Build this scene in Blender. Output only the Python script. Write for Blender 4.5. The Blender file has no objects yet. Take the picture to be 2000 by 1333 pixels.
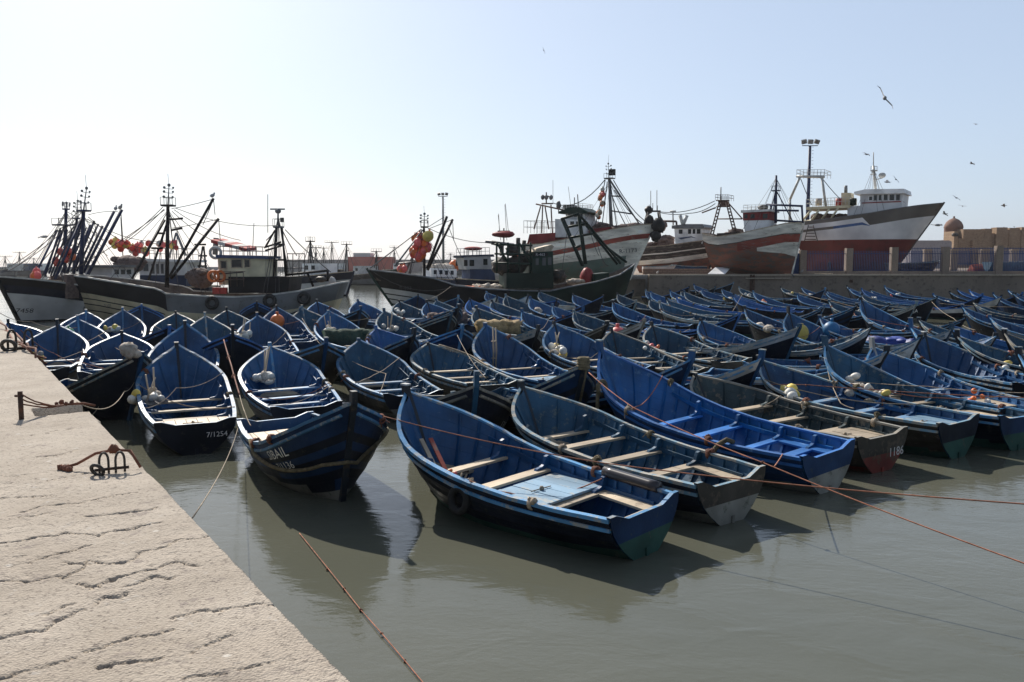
import bpy, math, random
import numpy as np
from mathutils import Vector, Matrix
R = math.radians
scene = bpy.context.scene
col = scene.collection
rnd = random.Random(7)

# ------------------------------------------------------------------ camera, sky, sun, exposure
H = 3.9; F = 1614.0; TH = math.atan(151.5 / F)
cam_d = bpy.data.cameras.new('camera'); cam = bpy.data.objects.new('camera', cam_d); col.objects.link(cam)
cam_d.sensor_width = 36; cam_d.lens = F / 2000 * 36; cam_d.clip_start = .05; cam_d.clip_end = 30000
cam.location = (0, 0, H); cam.rotation_euler = (math.pi / 2 - TH, 0, 0)
scene.camera = cam
SUN_AZ, SUN_EL = R(-27), R(37)
sunv = Vector((math.sin(SUN_AZ) * math.cos(SUN_EL), math.cos(SUN_AZ) * math.cos(SUN_EL), math.sin(SUN_EL)))
w = bpy.data.worlds.new('World'); scene.world = w; w.use_nodes = True
nt = w.node_tree; sky = nt.nodes.new('ShaderNodeTexSky'); sky.sky_type = 'NISHITA'; sky.sun_disc = False
sky.sun_elevation = SUN_EL; sky.sun_rotation = SUN_AZ; sky.altitude = 0; sky.air_density = 1.0; sky.dust_density = 1.2; sky.ozone_density = 1.5
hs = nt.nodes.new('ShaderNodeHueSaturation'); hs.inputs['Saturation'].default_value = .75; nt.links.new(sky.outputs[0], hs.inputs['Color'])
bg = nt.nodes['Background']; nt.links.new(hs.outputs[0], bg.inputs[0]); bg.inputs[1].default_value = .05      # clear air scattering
bg2 = nt.nodes.new('ShaderNodeBackground'); bg2.inputs[0].default_value = (.60, .75, 1.0, 1)      # hazy sky fill, shaped brightest ahead of the camera, dimmer elsewhere to deepen shadows
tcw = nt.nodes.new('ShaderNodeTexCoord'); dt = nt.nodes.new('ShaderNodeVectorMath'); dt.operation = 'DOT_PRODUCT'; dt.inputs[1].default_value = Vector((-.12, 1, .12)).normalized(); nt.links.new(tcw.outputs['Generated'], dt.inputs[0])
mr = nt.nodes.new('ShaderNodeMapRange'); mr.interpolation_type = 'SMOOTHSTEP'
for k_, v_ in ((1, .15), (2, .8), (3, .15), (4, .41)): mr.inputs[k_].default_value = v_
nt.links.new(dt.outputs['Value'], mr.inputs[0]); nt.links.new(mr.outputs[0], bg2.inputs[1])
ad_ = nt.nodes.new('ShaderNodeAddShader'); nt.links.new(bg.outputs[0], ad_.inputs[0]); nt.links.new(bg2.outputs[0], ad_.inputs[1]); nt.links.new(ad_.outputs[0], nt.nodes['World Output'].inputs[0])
sd = bpy.data.lights.new('sun', 'SUN'); sun = bpy.data.objects.new('sun', sd); col.objects.link(sun)
sd.energy = 4.8; sd.angle = R(.6); sd.color = (1, .93, .83)
sun.rotation_euler = sunv.to_track_quat('Z', 'Y').to_euler()
vs = scene.view_settings; vs.view_transform = 'Standard'; vs.look = 'None'; vs.gamma = 1; vs.exposure = .25
scene.cycles.use_denoising = True
scene.cycles.max_bounces = 8; scene.cycles.volume_bounces = 0; scene.cycles.caustics_reflective = False; scene.cycles.caustics_refractive = False
scene.cycles.sample_clamp_indirect = 6

def ray(px, py):
    a = (px - 1000) / F; b = (666.5 - py) / F
    return Vector((a, math.cos(TH) + b * math.sin(TH), -math.sin(TH) + b * math.cos(TH)))
def at(px, py, z):
    r = ray(px, py); t = (z - H) / r.z
    return Vector((r.x * t, r.y * t, z))
def aty(px, py, Y):
    r = ray(px, py); t = Y / r.y
    return Vector((r.x * t, Y, H + r.z * t))

HAZE = .00012
# ------------------------------------------------------------------ materials
def N(nt, typ, **kw):
    n = nt.nodes.new(typ)
    for k, v in kw.items():
        if k in n.inputs: n.inputs[k].default_value = v
        else: setattr(n, k, v)
    return n
def mat_base(name):
    m = bpy.data.materials.new(name); m.use_nodes = True
    return m, m.node_tree, m.node_tree.nodes['Principled BSDF']
def ramp(nt, src, p0, p1, c0=(0, 0, 0, 1), c1=(1, 1, 1, 1)):
    r = nt.nodes.new('ShaderNodeValToRGB'); e = r.color_ramp.elements
    e[0].position = p0; e[1].position = p1; e[0].color = c0; e[1].color = c1
    nt.links.new(src, r.inputs[0]); return r.outputs[0]
def mixc(nt, fac, a, b):
    m = nt.nodes.new('ShaderNodeMix'); m.data_type = 'RGBA'
    if isinstance(fac, (int, float)): m.inputs[0].default_value = fac
    else: nt.links.new(fac, m.inputs[0])
    for s, v in ((6, a), (7, b)):
        if isinstance(v, tuple): m.inputs[s].default_value = (*v[:3], 1)
        else: nt.links.new(v, m.inputs[s])
    return m.outputs[2]
def paint(name, c, worn=(.3, .28, .24), wear=.35, rough=.45, scale=5., planks=False, metal=0, bump=.25, stretch=(1, 1, 1)):
    """aged paint: patches of hue change, chips down to a second colour, grain bump, per-object shift"""
    m, nt, b = mat_base(name)
    tc = N(nt, 'ShaderNodeTexCoord'); oi = N(nt, 'ShaderNodeObjectInfo')
    add = N(nt, 'ShaderNodeVectorMath', operation='ADD'); sc = N(nt, 'ShaderNodeVectorMath', operation='SCALE')
    comb = N(nt, 'ShaderNodeCombineXYZ')
    for i in range(3): nt.links.new(oi.outputs['Random'], comb.inputs[i])
    nt.links.new(comb.outputs[0], sc.inputs[0]); sc.inputs['Scale'].default_value = 37
    mp = N(nt, 'ShaderNodeMapping'); mp.inputs['Scale'].default_value = stretch
    nt.links.new(tc.outputs['Object'], mp.inputs[0])
    nt.links.new(mp.outputs[0], add.inputs[0]); nt.links.new(sc.outputs[0], add.inputs[1])
    n1 = N(nt, 'ShaderNodeTexNoise', Scale=scale, Detail=8., Roughness=.68)
    n2 = N(nt, 'ShaderNodeTexNoise', Scale=scale * .3, Detail=3.)
    n3 = N(nt, 'ShaderNodeTexNoise', Scale=scale * 7, Detail=4.)
    for n in (n1, n2, n3): nt.links.new(add.outputs[0], n.inputs['Vector'])
    dark = tuple(x * .62 for x in c); lite = tuple(min(1, x * 1.35 + .01) for x in c)
    v = mixc(nt, ramp(nt, n2.outputs[0], .3, .7), dark, lite)
    vr = N(nt, 'ShaderNodeMapRange'); vr.inputs[3].default_value = .72; vr.inputs[4].default_value = 1.28; nt.links.new(oi.outputs['Random'], vr.inputs[0])
    hv = N(nt, 'ShaderNodeHueSaturation'); nt.links.new(vr.outputs[0], hv.inputs['Value']); nt.links.new(v, hv.inputs['Color']); v = hv.outputs[0]
    chips = ramp(nt, n1.outputs[0], .72 - wear * .4, .76 - wear * .36)
    fine = ramp(nt, n3.outputs[0], .5, .66)
    mm = N(nt, 'ShaderNodeMath', operation='MULTIPLY'); nt.links.new(chips, mm.inputs[0]); nt.links.new(fine, mm.inputs[1])
    ma = N(nt, 'ShaderNodeMath', operation='ADD'); ma.use_clamp = True; ma2 = N(nt, 'ShaderNodeMath', operation='MULTIPLY'); ma2.inputs[1].default_value = min(1, wear * 1.3)
    nt.links.new(chips, ma2.inputs[0]); nt.links.new(mm.outputs[0], ma.inputs[0]); nt.links.new(ma2.outputs[0], ma.inputs[1])
    out = mixc(nt, ma.outputs[0], v, worn)
    hgt = n3.outputs[0]
    if planks:
        uv = N(nt, 'ShaderNodeSeparateXYZ'); nt.links.new(tc.outputs['UV'], uv.inputs[0])
        fr = N(nt, 'ShaderNodeMath', operation='FRACT'); nt.links.new(uv.outputs[1], fr.inputs[0])
        g = ramp(nt, fr.outputs[0], .0, .09)
        hh = N(nt, 'ShaderNodeMath', operation='MULTIPLY_ADD'); hh.inputs[1].default_value = 3.
        nt.links.new(g, hh.inputs[0]); nt.links.new(n3.outputs[0], hh.inputs[2]); hgt = hh.outputs[0]
    nt.links.new(out, b.inputs['Base Color'])
    bp = N(nt, 'ShaderNodeBump', Strength=bump, Distance=.012); nt.links.new(hgt, bp.inputs['Height']); nt.links.new(bp.outputs[0], b.inputs['Normal'])
    rr = N(nt, 'ShaderNodeMapRange'); rr.inputs[3].default_value = rough * .8; rr.inputs[4].default_value = min(1, rough * 1.35)
    nt.links.new(n1.outputs[0], rr.inputs[0]); nt.links.new(rr.outputs[0], b.inputs['Roughness'])
    b.inputs['Metallic'].default_value = metal
    if 'hull' in name or 'strake' in name or 'trawler' in name or 'mast' in name or 'deckhouse' in name or 'gantry' in name: b.inputs['Specular IOR Level'].default_value = .2
    return m
M = {}
WOOD = (.34, .29, .22)
M['in_a'] = paint('bright_blue_paint', (.004, .095, .27), (.08, .20, .34), .36, .4, planks=True)
M['in_b'] = paint('blue_paint', (.004, .066, .185), (.07, .16, .24), .3, .45, planks=True)
M['in_c'] = paint('faded_blue_paint', (.008, .064, .128), (.13, .17, .17), .38, .55, planks=True)
M['in_g'] = paint('weathered_grey_blue_paint', (.022, .044, .052), (.17, .15, .115), .45, .6, planks=True)
M['rail_a'] = paint('bright_blue_rail_paint', (.02, .13, .40), (.15, .28, .48), .4, .42)
M['rail_b'] = paint('pale_blue_rail_paint', (.06, .21, .40), (.38, .37, .33), .5, .45)
M['rail_c'] = paint('worn_blue_rail_paint', (.12, .22, .29), (.40, .36, .29), .6, .5)
M['rail_g'] = paint('grey_timber_rail', (.22, .21, .18), (.36, .31, .24), .5, .55)
M['ex_dark'] = paint('dark_navy_hull_paint', (.005, .009, .020), (.045, .048, .042), .33, .5, planks=True)
M['ex_stripe'] = paint('royal_blue_strake_paint', (.006, .030, .09), (.05, .075, .10), .33, .5, planks=True)
M['ex_white'] = paint('white_strake_paint', (.55, .56, .56), (.22, .2, .17), .35, .5, planks=True)
M['ex_grey'] = paint('grey_timber_hull', (.05, .045, .038), (.12, .10, .08), .45, .65, planks=True)
M['anti'] = paint('green_antifouling', (.015, .07, .055), (.09, .10, .08), .35, .7)
M['anti_w'] = paint('pale_grey_antifouling', (.2, .2, .18), (.1, .11, .09), .4, .7)
M['anti_r'] = paint('red_antifouling', (.16, .025, .016), (.09, .06, .04), .5, .7)
M['wood'] = paint('bare_weathered_wood', (.44, .36, .26), (.26, .2, .15), .4, .65, stretch=(1, .25, 1), scale=9)
M['thw_b'] = paint('worn_blue_thwart', (.13, .25, .40), (.40, .34, .26), .5, .5, stretch=(1, .3, 1))
M['thw_a'] = paint('clean_blue_thwart', (.03, .17, .5), (.15, .3, .55), .25, .4)
M['deck_b'] = paint('pale_blue_deck_planks', (.20, .34, .47), (.40, .40, .36), .45, .55, stretch=(.4, 1, 1))
M['ply'] = paint('bare_plywood', (.52, .42, .30), (.4, .3, .2), .3, .6, scale=3)
M['stem_b'] = paint('dark_stem_timber', (.008, .015, .025), (.07, .055, .04), .4, .55)
M['rope_o'] = paint('orange_rope', (.36, .14, .08), (.3, .2, .14), .4, .9, scale=30)
M['rope_t'] = paint('tan_rope', (.36, .29, .21), (.22, .17, .12), .4, .9, scale=30)
M['rope_g'] = paint('thick_khaki_rope', (.20, .16, .09), (.1, .08, .05), .4, .95, scale=40, bump=1)
M['rope_r'] = paint('rusty_red_rope', (.22, .085, .05), (.14, .075, .055), .4, .95, scale=30)
M['float'] = paint('white_float_plastic', (.72, .70, .64), (.5, .36, .26), .3, .5, scale=9)
M['netw'] = paint('pale_net_bundle', (.55, .5, .43), (.35, .26, .2), .5, .95, scale=14, bump=1)
M['letter'] = paint('white_letter_paint', (.75, .76, .76), (.3, .32, .34), .2, .6)
M['letter_y'] = paint('dull_yellow_letter_paint', (.42, .34, .12), (.2, .16, .08), .35, .6)
M['letter_k'] = paint('dark_letter_paint', (.04, .04, .05), (.2, .2, .2), .3, .6)
M['rubber'] = paint('black_rubber', (.014, .014, .014), (.05, .045, .04), .3, .7)
M['rust'] = paint('rusty_iron', (.05, .026, .018), (.13, .06, .035), .5, .75, scale=14, bump=.8)
M['iron'] = paint('dark_iron', (.04, .035, .03), (.14, .07, .04), .35, .6)
M['red'] = paint('red_plastic', (.6, .05, .03), (.45, .1, .06), .2, .45)
M['pink'] = paint('coral_pink_buoy', (.85, .13, .12), (.7, .25, .2), .2, .45)
M['orange'] = paint('orange_buoy', (.8, .17, .03), (.6, .25, .1), .2, .5)
M['yellow'] = paint('yellow_plastic', (.72, .55, .12), (.5, .4, .15), .2, .5)
M['green'] = paint('green_plastic', (.08, .42, .22), (.2, .4, .25), .2, .4)
M['bluep'] = paint('teal_blue_plastic', (.02, .17, .38), (.1, .25, .35), .2, .45)
M['netg'] = paint('green_net', (.03, .065, .045), (.09, .1, .06), .5, .95, scale=18, bump=1.5)
M['netb'] = paint('brown_net', (.13, .09, .08), (.2, .14, .12), .5, .95, scale=18, bump=1.5)
M['nety'] = paint('ochre_net', (.40, .29, .14), (.3, .22, .14), .5, .95, scale=18, bump=1.5)
M['tarp'] = paint('royal_blue_tarpaulin', (.02, .045, .24), (.05, .08, .3), .2, .5, scale=3)

# ------------------------------------------------------------------ mesh builder
class MB:
    def __init__(s): s.v = []; s.f = []; s.m = []; s.uv = None; s.sm = []
    def add(s, vs, fs, mi=0, sm=False):
        o = len(s.v); s.v += [tuple(p) for p in vs]
        for k, f in enumerate(fs):
            s.f.append([i + o for i in f]); s.m.append(mi[k] if isinstance(mi, list) else mi); s.sm.append(sm)
        return s
    def box(s, c, d, rz=0, mi=0, mtx=None):
        x, y, z = d[0] / 2, d[1] / 2, d[2] / 2
        vs = [Vector((a * x, b * y, e * z)) for a in (-1, 1) for b in (-1, 1) for e in (-1, 1)]
        m = mtx or Matrix.Rotation(rz, 3, 'Z')
        return s.add([m @ p + Vector(c) for p in vs], [(0, 1, 3, 2), (4, 6, 7, 5), (0, 4, 5, 1), (2, 3, 7, 6), (0, 2, 6, 4), (1, 5, 7, 3)], mi)
    def tube(s, pts, r, n=6, mi=0, r2=None, cap=True, sq=None):
        pts = [Vector(p) for p in pts]; k = len(pts); vs = []
        up = Vector((0, 0, 1)); prev = None
        for i, p in enumerate(pts):
            t = (pts[min(i + 1, k - 1)] - pts[max(i - 1, 0)])
            t = t.normalized() if t.length > 1e-9 else up
            if prev is None:
                a = t.cross(up); a = a if a.length > .05 else t.cross(Vector((1, 0, 0)))
            else: a = prev - t * prev.dot(t)
            a.normalize(); prev = a; b = t.cross(a)
            rr = r if r2 is None else r + (r2 - r) * i / (k - 1)
            for j in range(n):
                an = 2 * math.pi * (j + .5) / n; ca, sa = math.cos(an) * rr, math.sin(an) * rr
                if sq: ca, sa = ca * sq[0], sa * sq[1]
                vs.append(p + a * ca + b * sa)
        fs = [(i * n + j, i * n + (j + 1) % n, (i + 1) * n + (j + 1) % n, (i + 1) * n + j) for i in range(k - 1) for j in range(n)]
        if cap: fs += [tuple(range(n - 1, -1, -1)), tuple((k - 1) * n + j for j in range(n))]
        return s.add(vs, fs, mi, n > 4)
    def bar(s, p, q, r, n=6, mi=0, r2=None): return s.tube([p, q], r, n, mi, r2)
    def sph(s, c, r, sc=(1, 1, 1), n=10, mi=0, mtx=None, jit=0):
        vs = []; h = max(4, n // 2 + 1)
        for i in range(h + 1):
            th = math.pi * i / h
            for j in range(n):
                ph = 2 * math.pi * j / n; k = r * (1 + (rnd.uniform(-jit, jit) if jit else 0))
                p = Vector((math.sin(th) * math.cos(ph) * sc[0], math.sin(th) * math.sin(ph) * sc[1], math.cos(th) * sc[2])) * k
                vs.append((mtx @ p if mtx else p) + Vector(c))
        fs = [(i * n + j, (i + 1) * n + j, (i + 1) * n + (j + 1) % n, i * n + (j + 1) % n) for i in range(h) for j in range(n)]
        return s.add(vs, fs, mi, True)
    def prism(s, poly, y0, y1, mi=0):       # polygon in x,z pushed along y
        n = len(poly); vs = [(x, y0, z) for x, z in poly] + [(x, y1, z) for x, z in poly]
        fs = [tuple(range(n)), tuple(range(2 * n - 1, n - 1, -1))] + [(i, i + n, (i + 1) % n + n, (i + 1) % n) for i in range(n)]
        return s.add(vs, fs, mi)
    def ring(s, c, R_, r, ax=(0, 1, 0), n=16, m=7, mi=0, arc=1.0, st=0):
        ax = Vector(ax).normalized(); a = ax.cross(Vector((0, 0, 1))); a = a if a.length > .1 else ax.cross(Vector((1, 0, 0))); a.normalize(); b = ax.cross(a)
        pts = [Vector(c) + (a * math.cos(st + 2 * math.pi * arc * i / n) + b * math.sin(st + 2 * math.pi * arc * i / n)) * R_ for i in range(n + 1)]
        return s.tube(pts, r, m, mi, cap=arc < 1)
    def build(s, name, mats, parent=None, uv=None):
        me = bpy.data.meshes.new(name); me.from_pydata(s.v, [], s.f)
        mats = mats if isinstance(mats, (list, tuple)) else [mats]
        for m in mats: me.materials.append(M[m] if isinstance(m, str) else m)
        me.polygons.foreach_set('material_index', s.m); me.polygons.foreach_set('use_smooth', s.sm)
        if uv is not None:
            l = me.uv_layers.new(name='UVMap'); idx = np.zeros(len(me.loops), 'i'); me.loops.foreach_get('vertex_index', idx)
            l.data.foreach_set('uv', np.asarray(uv, 'f')[idx].ravel())
        me.update(); me.validate()
        o = bpy.data.objects.new(name, me); col.objects.link(o)
        if parent: o.parent = parent
        return o
def tag(o, label=None, cat=None, group=None, kind=None):
    if label: o['label'] = label
    if cat: o['category'] = cat
    if group: o['group'] = group
    if kind: o['kind'] = kind
    return o
def empty(name, loc, rz=0, label=None, cat=None, group=None):
    o = bpy.data.objects.new(name, None); col.objects.link(o); o.location = loc; o.rotation_euler = (0, 0, rz); o.empty_display_size = .3
    return tag(o, label, cat, group)
def sag(p, q, d, n=14):
    p, q = Vector(p), Vector(q)
    return [p.lerp(q, i / n) - Vector((0, 0, 4 * d * (i / n) * (1 - i / n))) for i in range(n + 1)]
def wig(pts, a):
    return [p + Vector((rnd.uniform(-a, a), rnd.uniform(-a, a), rnd.uniform(-a, a))) for p in map(Vector, pts)]
_tc = {}
def textmesh(s):
    if s in _tc: return _tc[s]
    cu = bpy.data.curves.new('t', 'FONT'); cu.body = s; cu.size = 1; cu.resolution_u = 2
    o = bpy.data.objects.new('t', cu); col.objects.link(o)
    dg = bpy.context.evaluated_depsgraph_get(); me = o.evaluated_get(dg).to_mesh()
    r = ([tuple(v.co) for v in me.vertices], [tuple(p.vertices) for p in me.polygons])
    bpy.data.objects.remove(o); bpy.data.curves.remove(cu); _tc[s] = r
    return r
def ropeobj(name, label, pts, r, mat='rope_t', cat='rope', group=None, knots=0, n=6):
    b = MB(); b.tube(pts, r, n)
    o = None
    top = b.build(name, mat); tag(top, label, cat, group)
    for k in range(knots):
        p = Vector(pts[int((k + 1) * len(pts) / (knots + 1))]); kb = MB()
        for j in range(5): kb.sph(p + Vector((rnd.uniform(-2, 2), rnd.uniform(-2, 2), rnd.uniform(-2.5, .5))) * r, r * rnd.uniform(1.4, 2.4), n=6, jit=.3)
        kb.build('knot', 'rope_r', top)
    return top
# ------------------------------------------------------------------ water, quay, pier ground
def water():
    m, nt, b = mat_base('murky_harbour_water')
    b.inputs['Base Color'].default_value = (.155, .15, .118, 1); b.inputs['Roughness'].default_value = .045; b.inputs['IOR'].default_value = 1.33
    tc = N(nt, 'ShaderNodeTexCoord')
    mp = N(nt, 'ShaderNodeMapping'); mp.inputs['Rotation'].default_value = (0, 0, .5); mp.inputs['Scale'].default_value = (1, 1.7, 1)
    nt.links.new(tc.outputs['Object'], mp.inputs[0])
    a = N(nt, 'ShaderNodeTexNoise', Scale=1.1, Detail=3., Roughness=.5, Distortion=.6); c = N(nt, 'ShaderNodeTexNoise', Scale=7.5, Detail=4., Roughness=.55)
    for n in (a, c): nt.links.new(mp.outputs[0], n.inputs['Vector'])
    patch = N(nt, 'ShaderNodeTexNoise', Scale=.22, Detail=2.); nt.links.new(tc.outputs['Object'], patch.inputs['Vector'])
    pr = ramp(nt, patch.outputs[0], .35, .65, (.25, .25, .25, 1), (1, 1, 1, 1))
    m1 = N(nt, 'ShaderNodeMath', operation='MULTIPLY'); nt.links.new(c.outputs[0], m1.inputs[0]); nt.links.new(pr, m1.inputs[1])
    m2 = N(nt, 'ShaderNodeMath', operation='MULTIPLY_ADD'); nt.links.new(m1.outputs[0], m2.inputs[0]); m2.inputs[1].default_value = .36; nt.links.new(a.outputs[0], m2.inputs[2])
    bp = N(nt, 'ShaderNodeBump', Strength=.26, Distance=.055); nt.links.new(m2.outputs[0], bp.inputs['Height']); nt.links.new(bp.outputs[0], b.inputs['Normal'])
    cr = mixc(nt, ramp(nt, patch.outputs[0], .3, .7), (.098, .102, .078), (.116, .118, .09)); nt.links.new(cr, b.inputs['Base Color'])
    b_ = MB(); b_.add([(-880, -50, 0), (880, -50, 0), (880, 885, 0), (-880, 885, 0)], [(0, 1, 2, 3)])
    tag(b_.build('water', m), kind='structure')
water()

def lattice(seed):
    g = np.random.default_rng(seed).random((256, 256))
    def f(x, y):
        xi = np.floor(x).astype(int); yi = np.floor(y).astype(int); u = x - xi; v = y - yi
        u = u * u * (3 - 2 * u); v = v * v * (3 - 2 * v)
        G = lambda a, b: g[a % 256, b % 256]
        return (G(xi, yi) * (1 - u) + G(xi + 1, yi) * u) * (1 - v) + (G(xi, yi + 1) * (1 - u) + G(xi + 1, yi + 1) * u) * v
    return f
NZ = lattice(1)
def fbm(x, y, o=4):
    s = 0; a = .5
    for i in range(o): s = s + a * NZ(x * 2 ** i + 17 * i, y * 2 ** i + 31 * i); a *= .5
    return s
QZ = 2.2
Q1 = at(690, 1333, QZ); Q2 = at(250, 880, QZ); QD = (Q2 - Q1).normalized(); QN = Vector((-QD.y, QD.x, 0))
def qsw(p): d = p - Q1; return d.dot(QD), d.dot(QN)
CRACKS = [[(-40, 1072), (0, 1066), (62, 1054), (129, 1041), (195, 1046), (232, 1033), (315, 1019)],
 [(-40, 1130), (0, 1135), (42, 1138), (125, 1127), (162, 1112), (172, 1100), (195, 1100), (232, 1095), (315, 1071), (353, 1056), (398, 1054)],
 [(137, 1095), (166, 1104)], [(141, 1145), (187, 1149), (220, 1133), (290, 1112), (340, 1100), (386, 1104)],
 [(-30, 1246), (0, 1241), (54, 1230), (79, 1226), (108, 1205), (158, 1191)], [(187, 1178), (232, 1156)],
 [(-30, 1330), (0, 1324), (75, 1303), (124, 1290), (174, 1266), (249, 1241), (332, 1230)],
 [(340, 1205), (386, 1195), (423, 1199), (456, 1189), (498, 1183), (560, 1186)], [(365, 1278), (398, 1261), (448, 1241)],
 [(365, 1328), (432, 1324), (498, 1303), (560, 1290)], [(42, 998), (145, 983), (187, 975), (260, 968)], [(62, 1100), (116, 1081), (172, 1066)],
 [(91, 942), (166, 925), (240, 915)], [(0, 975), (60, 972), (110, 968)], [(20, 900), (90, 892), (150, 880)], [(60, 850), (140, 838)],
 [(0, 1015), (50, 1008), (95, 1004)], [(170, 1010), (240, 1003), (300, 990)], [(5, 935), (70, 926)], [(250, 1140), (300, 1128), (330, 1130)], [(90, 1195), (140, 1180)], [(200, 1300), (260, 1290), (300, 1278)]]
def quay():
    s = np.concatenate([np.arange(-14, -1.5, .4), np.arange(-1.4, 3.6, .0115), np.arange(3.6, 8, .026), np.arange(8, 16, .07), np.arange(16, 60.1, .5)])
    wv = np.concatenate([np.arange(0, 2.7, .0115), np.arange(2.7, 5, .032), np.arange(5, 9, .09), np.arange(9, 40, .8)])
    S, W = np.meshgrid(s, wv, indexing='ij')
    Z = QZ + (fbm(S * 1.1, W * 1.1, 3) - .45) * .035 + (fbm(S * 6, W * 6, 3) - .45) * .012
    pit = np.clip(fbm(S * 14 + 40, W * 14, 2) - .47, 0, 1); Z -= pit * .045 * np.clip(fbm(S * .9 + 9, W * .9, 2) * 2.2 - .35, 0, 1)
    cs = []
    for c in CRACKS:
        pts = [qsw(at(x, y, QZ)) for x, y in c]; cs.append(pts)
    for c in cs:
        for i in range(len(c) - 1):
            a = np.array(c[i]); b = np.array(c[i + 1]); ln = np.hypot(*(b - a)); d = (b - a) / ln
            box = (S > min(a[0], b[0]) - .3) & (S < max(a[0], b[0]) + .3) & (W > min(a[1], b[1]) - .3) & (W < max(a[1], b[1]) + .3)
            if not box.any(): continue
            ss, ww = S[box], W[box]
            jx = (fbm(ss * 5, ww * 5 + 5, 5) - .47) * .2
            t = (ss - a[0]) * d[0] + (ww - a[1]) * d[1]; e = -(ss - a[0]) * d[1] + (ww - a[1]) * d[0] + jx
            width = .0025 + .0055 * NZ(ss * 3 + 7, ww * 3)
            inside = ((t > -.02) & (t < ln + .02))
            Z[box] -= np.where(inside, .024 * np.exp(-(e / width) ** 2), 0)
            Z[box] += np.where(inside, .002 * np.exp(-((e - .05) / .06) ** 2), 0)
    # a worn notch in the edge
    n0 = [qsw(at(x, y, QZ)) for x, y in ((137, 792), (170, 805))]
    s0 = (n0[0][0] + n0[1][0]) / 2
    Z = np.where((abs(S - s0) < .28) & (W < .55), Z - .16, Z)
    X = Q1.x + QD.x * S + QN.x * W; Y = Q1.y + QD.y * S + QN.y * W
    ed = (fbm(S * 2.3, S * 0 + 3, 5) - .45) * .16
    X[:, 0] += QN.x * (ed[:, 0] + .03); Y[:, 0] += QN.y * (ed[:, 0] + .03); Z[:, 0] -= .03
    n, k = S.shape
    V = np.stack([X, Y, Z], -1).reshape(-1, 3)
    # the vertical face down to below the water
    base = len(V); wall = np.stack([X[:, 0], Y[:, 0], Z[:, 0] - .12], -1); wall2 = wall.copy(); wall2[:, 2] = -1.5
    V = np.concatenate([V, wall, wall2])
    i, j = np.meshgrid(np.arange(n - 1), np.arange(k - 1), indexing='ij'); q = (i * k + j).ravel()
    fc = np.stack([q, q + k, q + k + 1, q + 1], -1)
    ii = np.arange(n - 1)
    fc = np.concatenate([fc, np.stack([ii * k, base + ii, base + ii + 1, (ii + 1) * k], -1), np.stack([base + ii, base + n + ii, base + n + ii + 1, base + ii + 1], -1)])
    me = bpy.data.meshes.new('quay'); me.from_pydata(V.tolist(), [], fc.tolist())
    me.polygons.foreach_set('use_smooth', [True] * len(me.polygons))
    m, nt, b = mat_base('rough_quay_concrete')
    tc = N(nt, 'ShaderNodeTexCoord')
    n1 = N(nt, 'ShaderNodeTexNoise', Scale=1.3, Detail=6., Roughness=.6); n2 = N(nt, 'ShaderNodeTexNoise', Scale=38., Detail=6., Roughness=.7); n3 = N(nt, 'ShaderNodeTexVoronoi', Scale=70.); n4 = N(nt, 'ShaderNodeTexNoise', Scale=7., Detail=5., Roughness=.7)
    for x in (n1, n2, n3, n4): nt.links.new(tc.outputs['Object'], x.inputs[0])
    c = mixc(nt, ramp(nt, n1.outputs[0], .35, .65), (.35, .295, .235), (.45, .39, .32))
    c = mixc(nt, ramp(nt, n2.outputs[0], .53, .66), c, (.165, .135, .11)); c = mixc(nt, ramp(nt, n4.outputs[0], .62, .70), c, (.46, .42, .37))
    wet = ramp(nt, n4.outputs[0], .33, .40, (.8, .8, .8, 1), (0, 0, 0, 1)); c = mixc(nt, wet, c, (.23, .19, .165))
    nt.links.new(c, b.inputs['Base Color']); b.inputs['Roughness'].default_value = .92
    st1 = N(nt, 'ShaderNodeTexNoise', Scale=.55, Detail=4., Roughness=.6, Distortion=1.2); nt.links.new(tc.outputs['Object'], st1.inputs[0])
    c = mixc(nt, ramp(nt, st1.outputs[0], .58, .68, (0, 0, 0, 1), (.6, .6, .6, 1)), c, (.25, .21, .17)); sp = N(nt, 'ShaderNodeTexVoronoi', Scale=2.3); nt.links.new(tc.outputs['Object'], sp.inputs[0]); c = mixc(nt, ramp(nt, sp.outputs[0], .03, .06, (.8, .8, .8, 1), (0, 0, 0, 1)), c, (.6, .56, .5)); nt.links.new(c, b.inputs['Base Color'])
    ad = N(nt, 'ShaderNodeMath', operation='ADD'); nt.links.new(n2.outputs[0], ad.inputs[0]); nt.links.new(n3.outputs[0], ad.inputs[1])
    bp = N(nt, 'ShaderNodeBump', Strength=.6, Distance=.010); nt.links.new(ad.outputs[0], bp.inputs['Height']); nt.links.new(bp.outputs[0], b.inputs['Normal'])
    me.materials.append(m); me.update()
    o = bpy.data.objects.new('quay', me); col.objects.link(o); tag(o, kind='structure')
quay()

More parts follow.
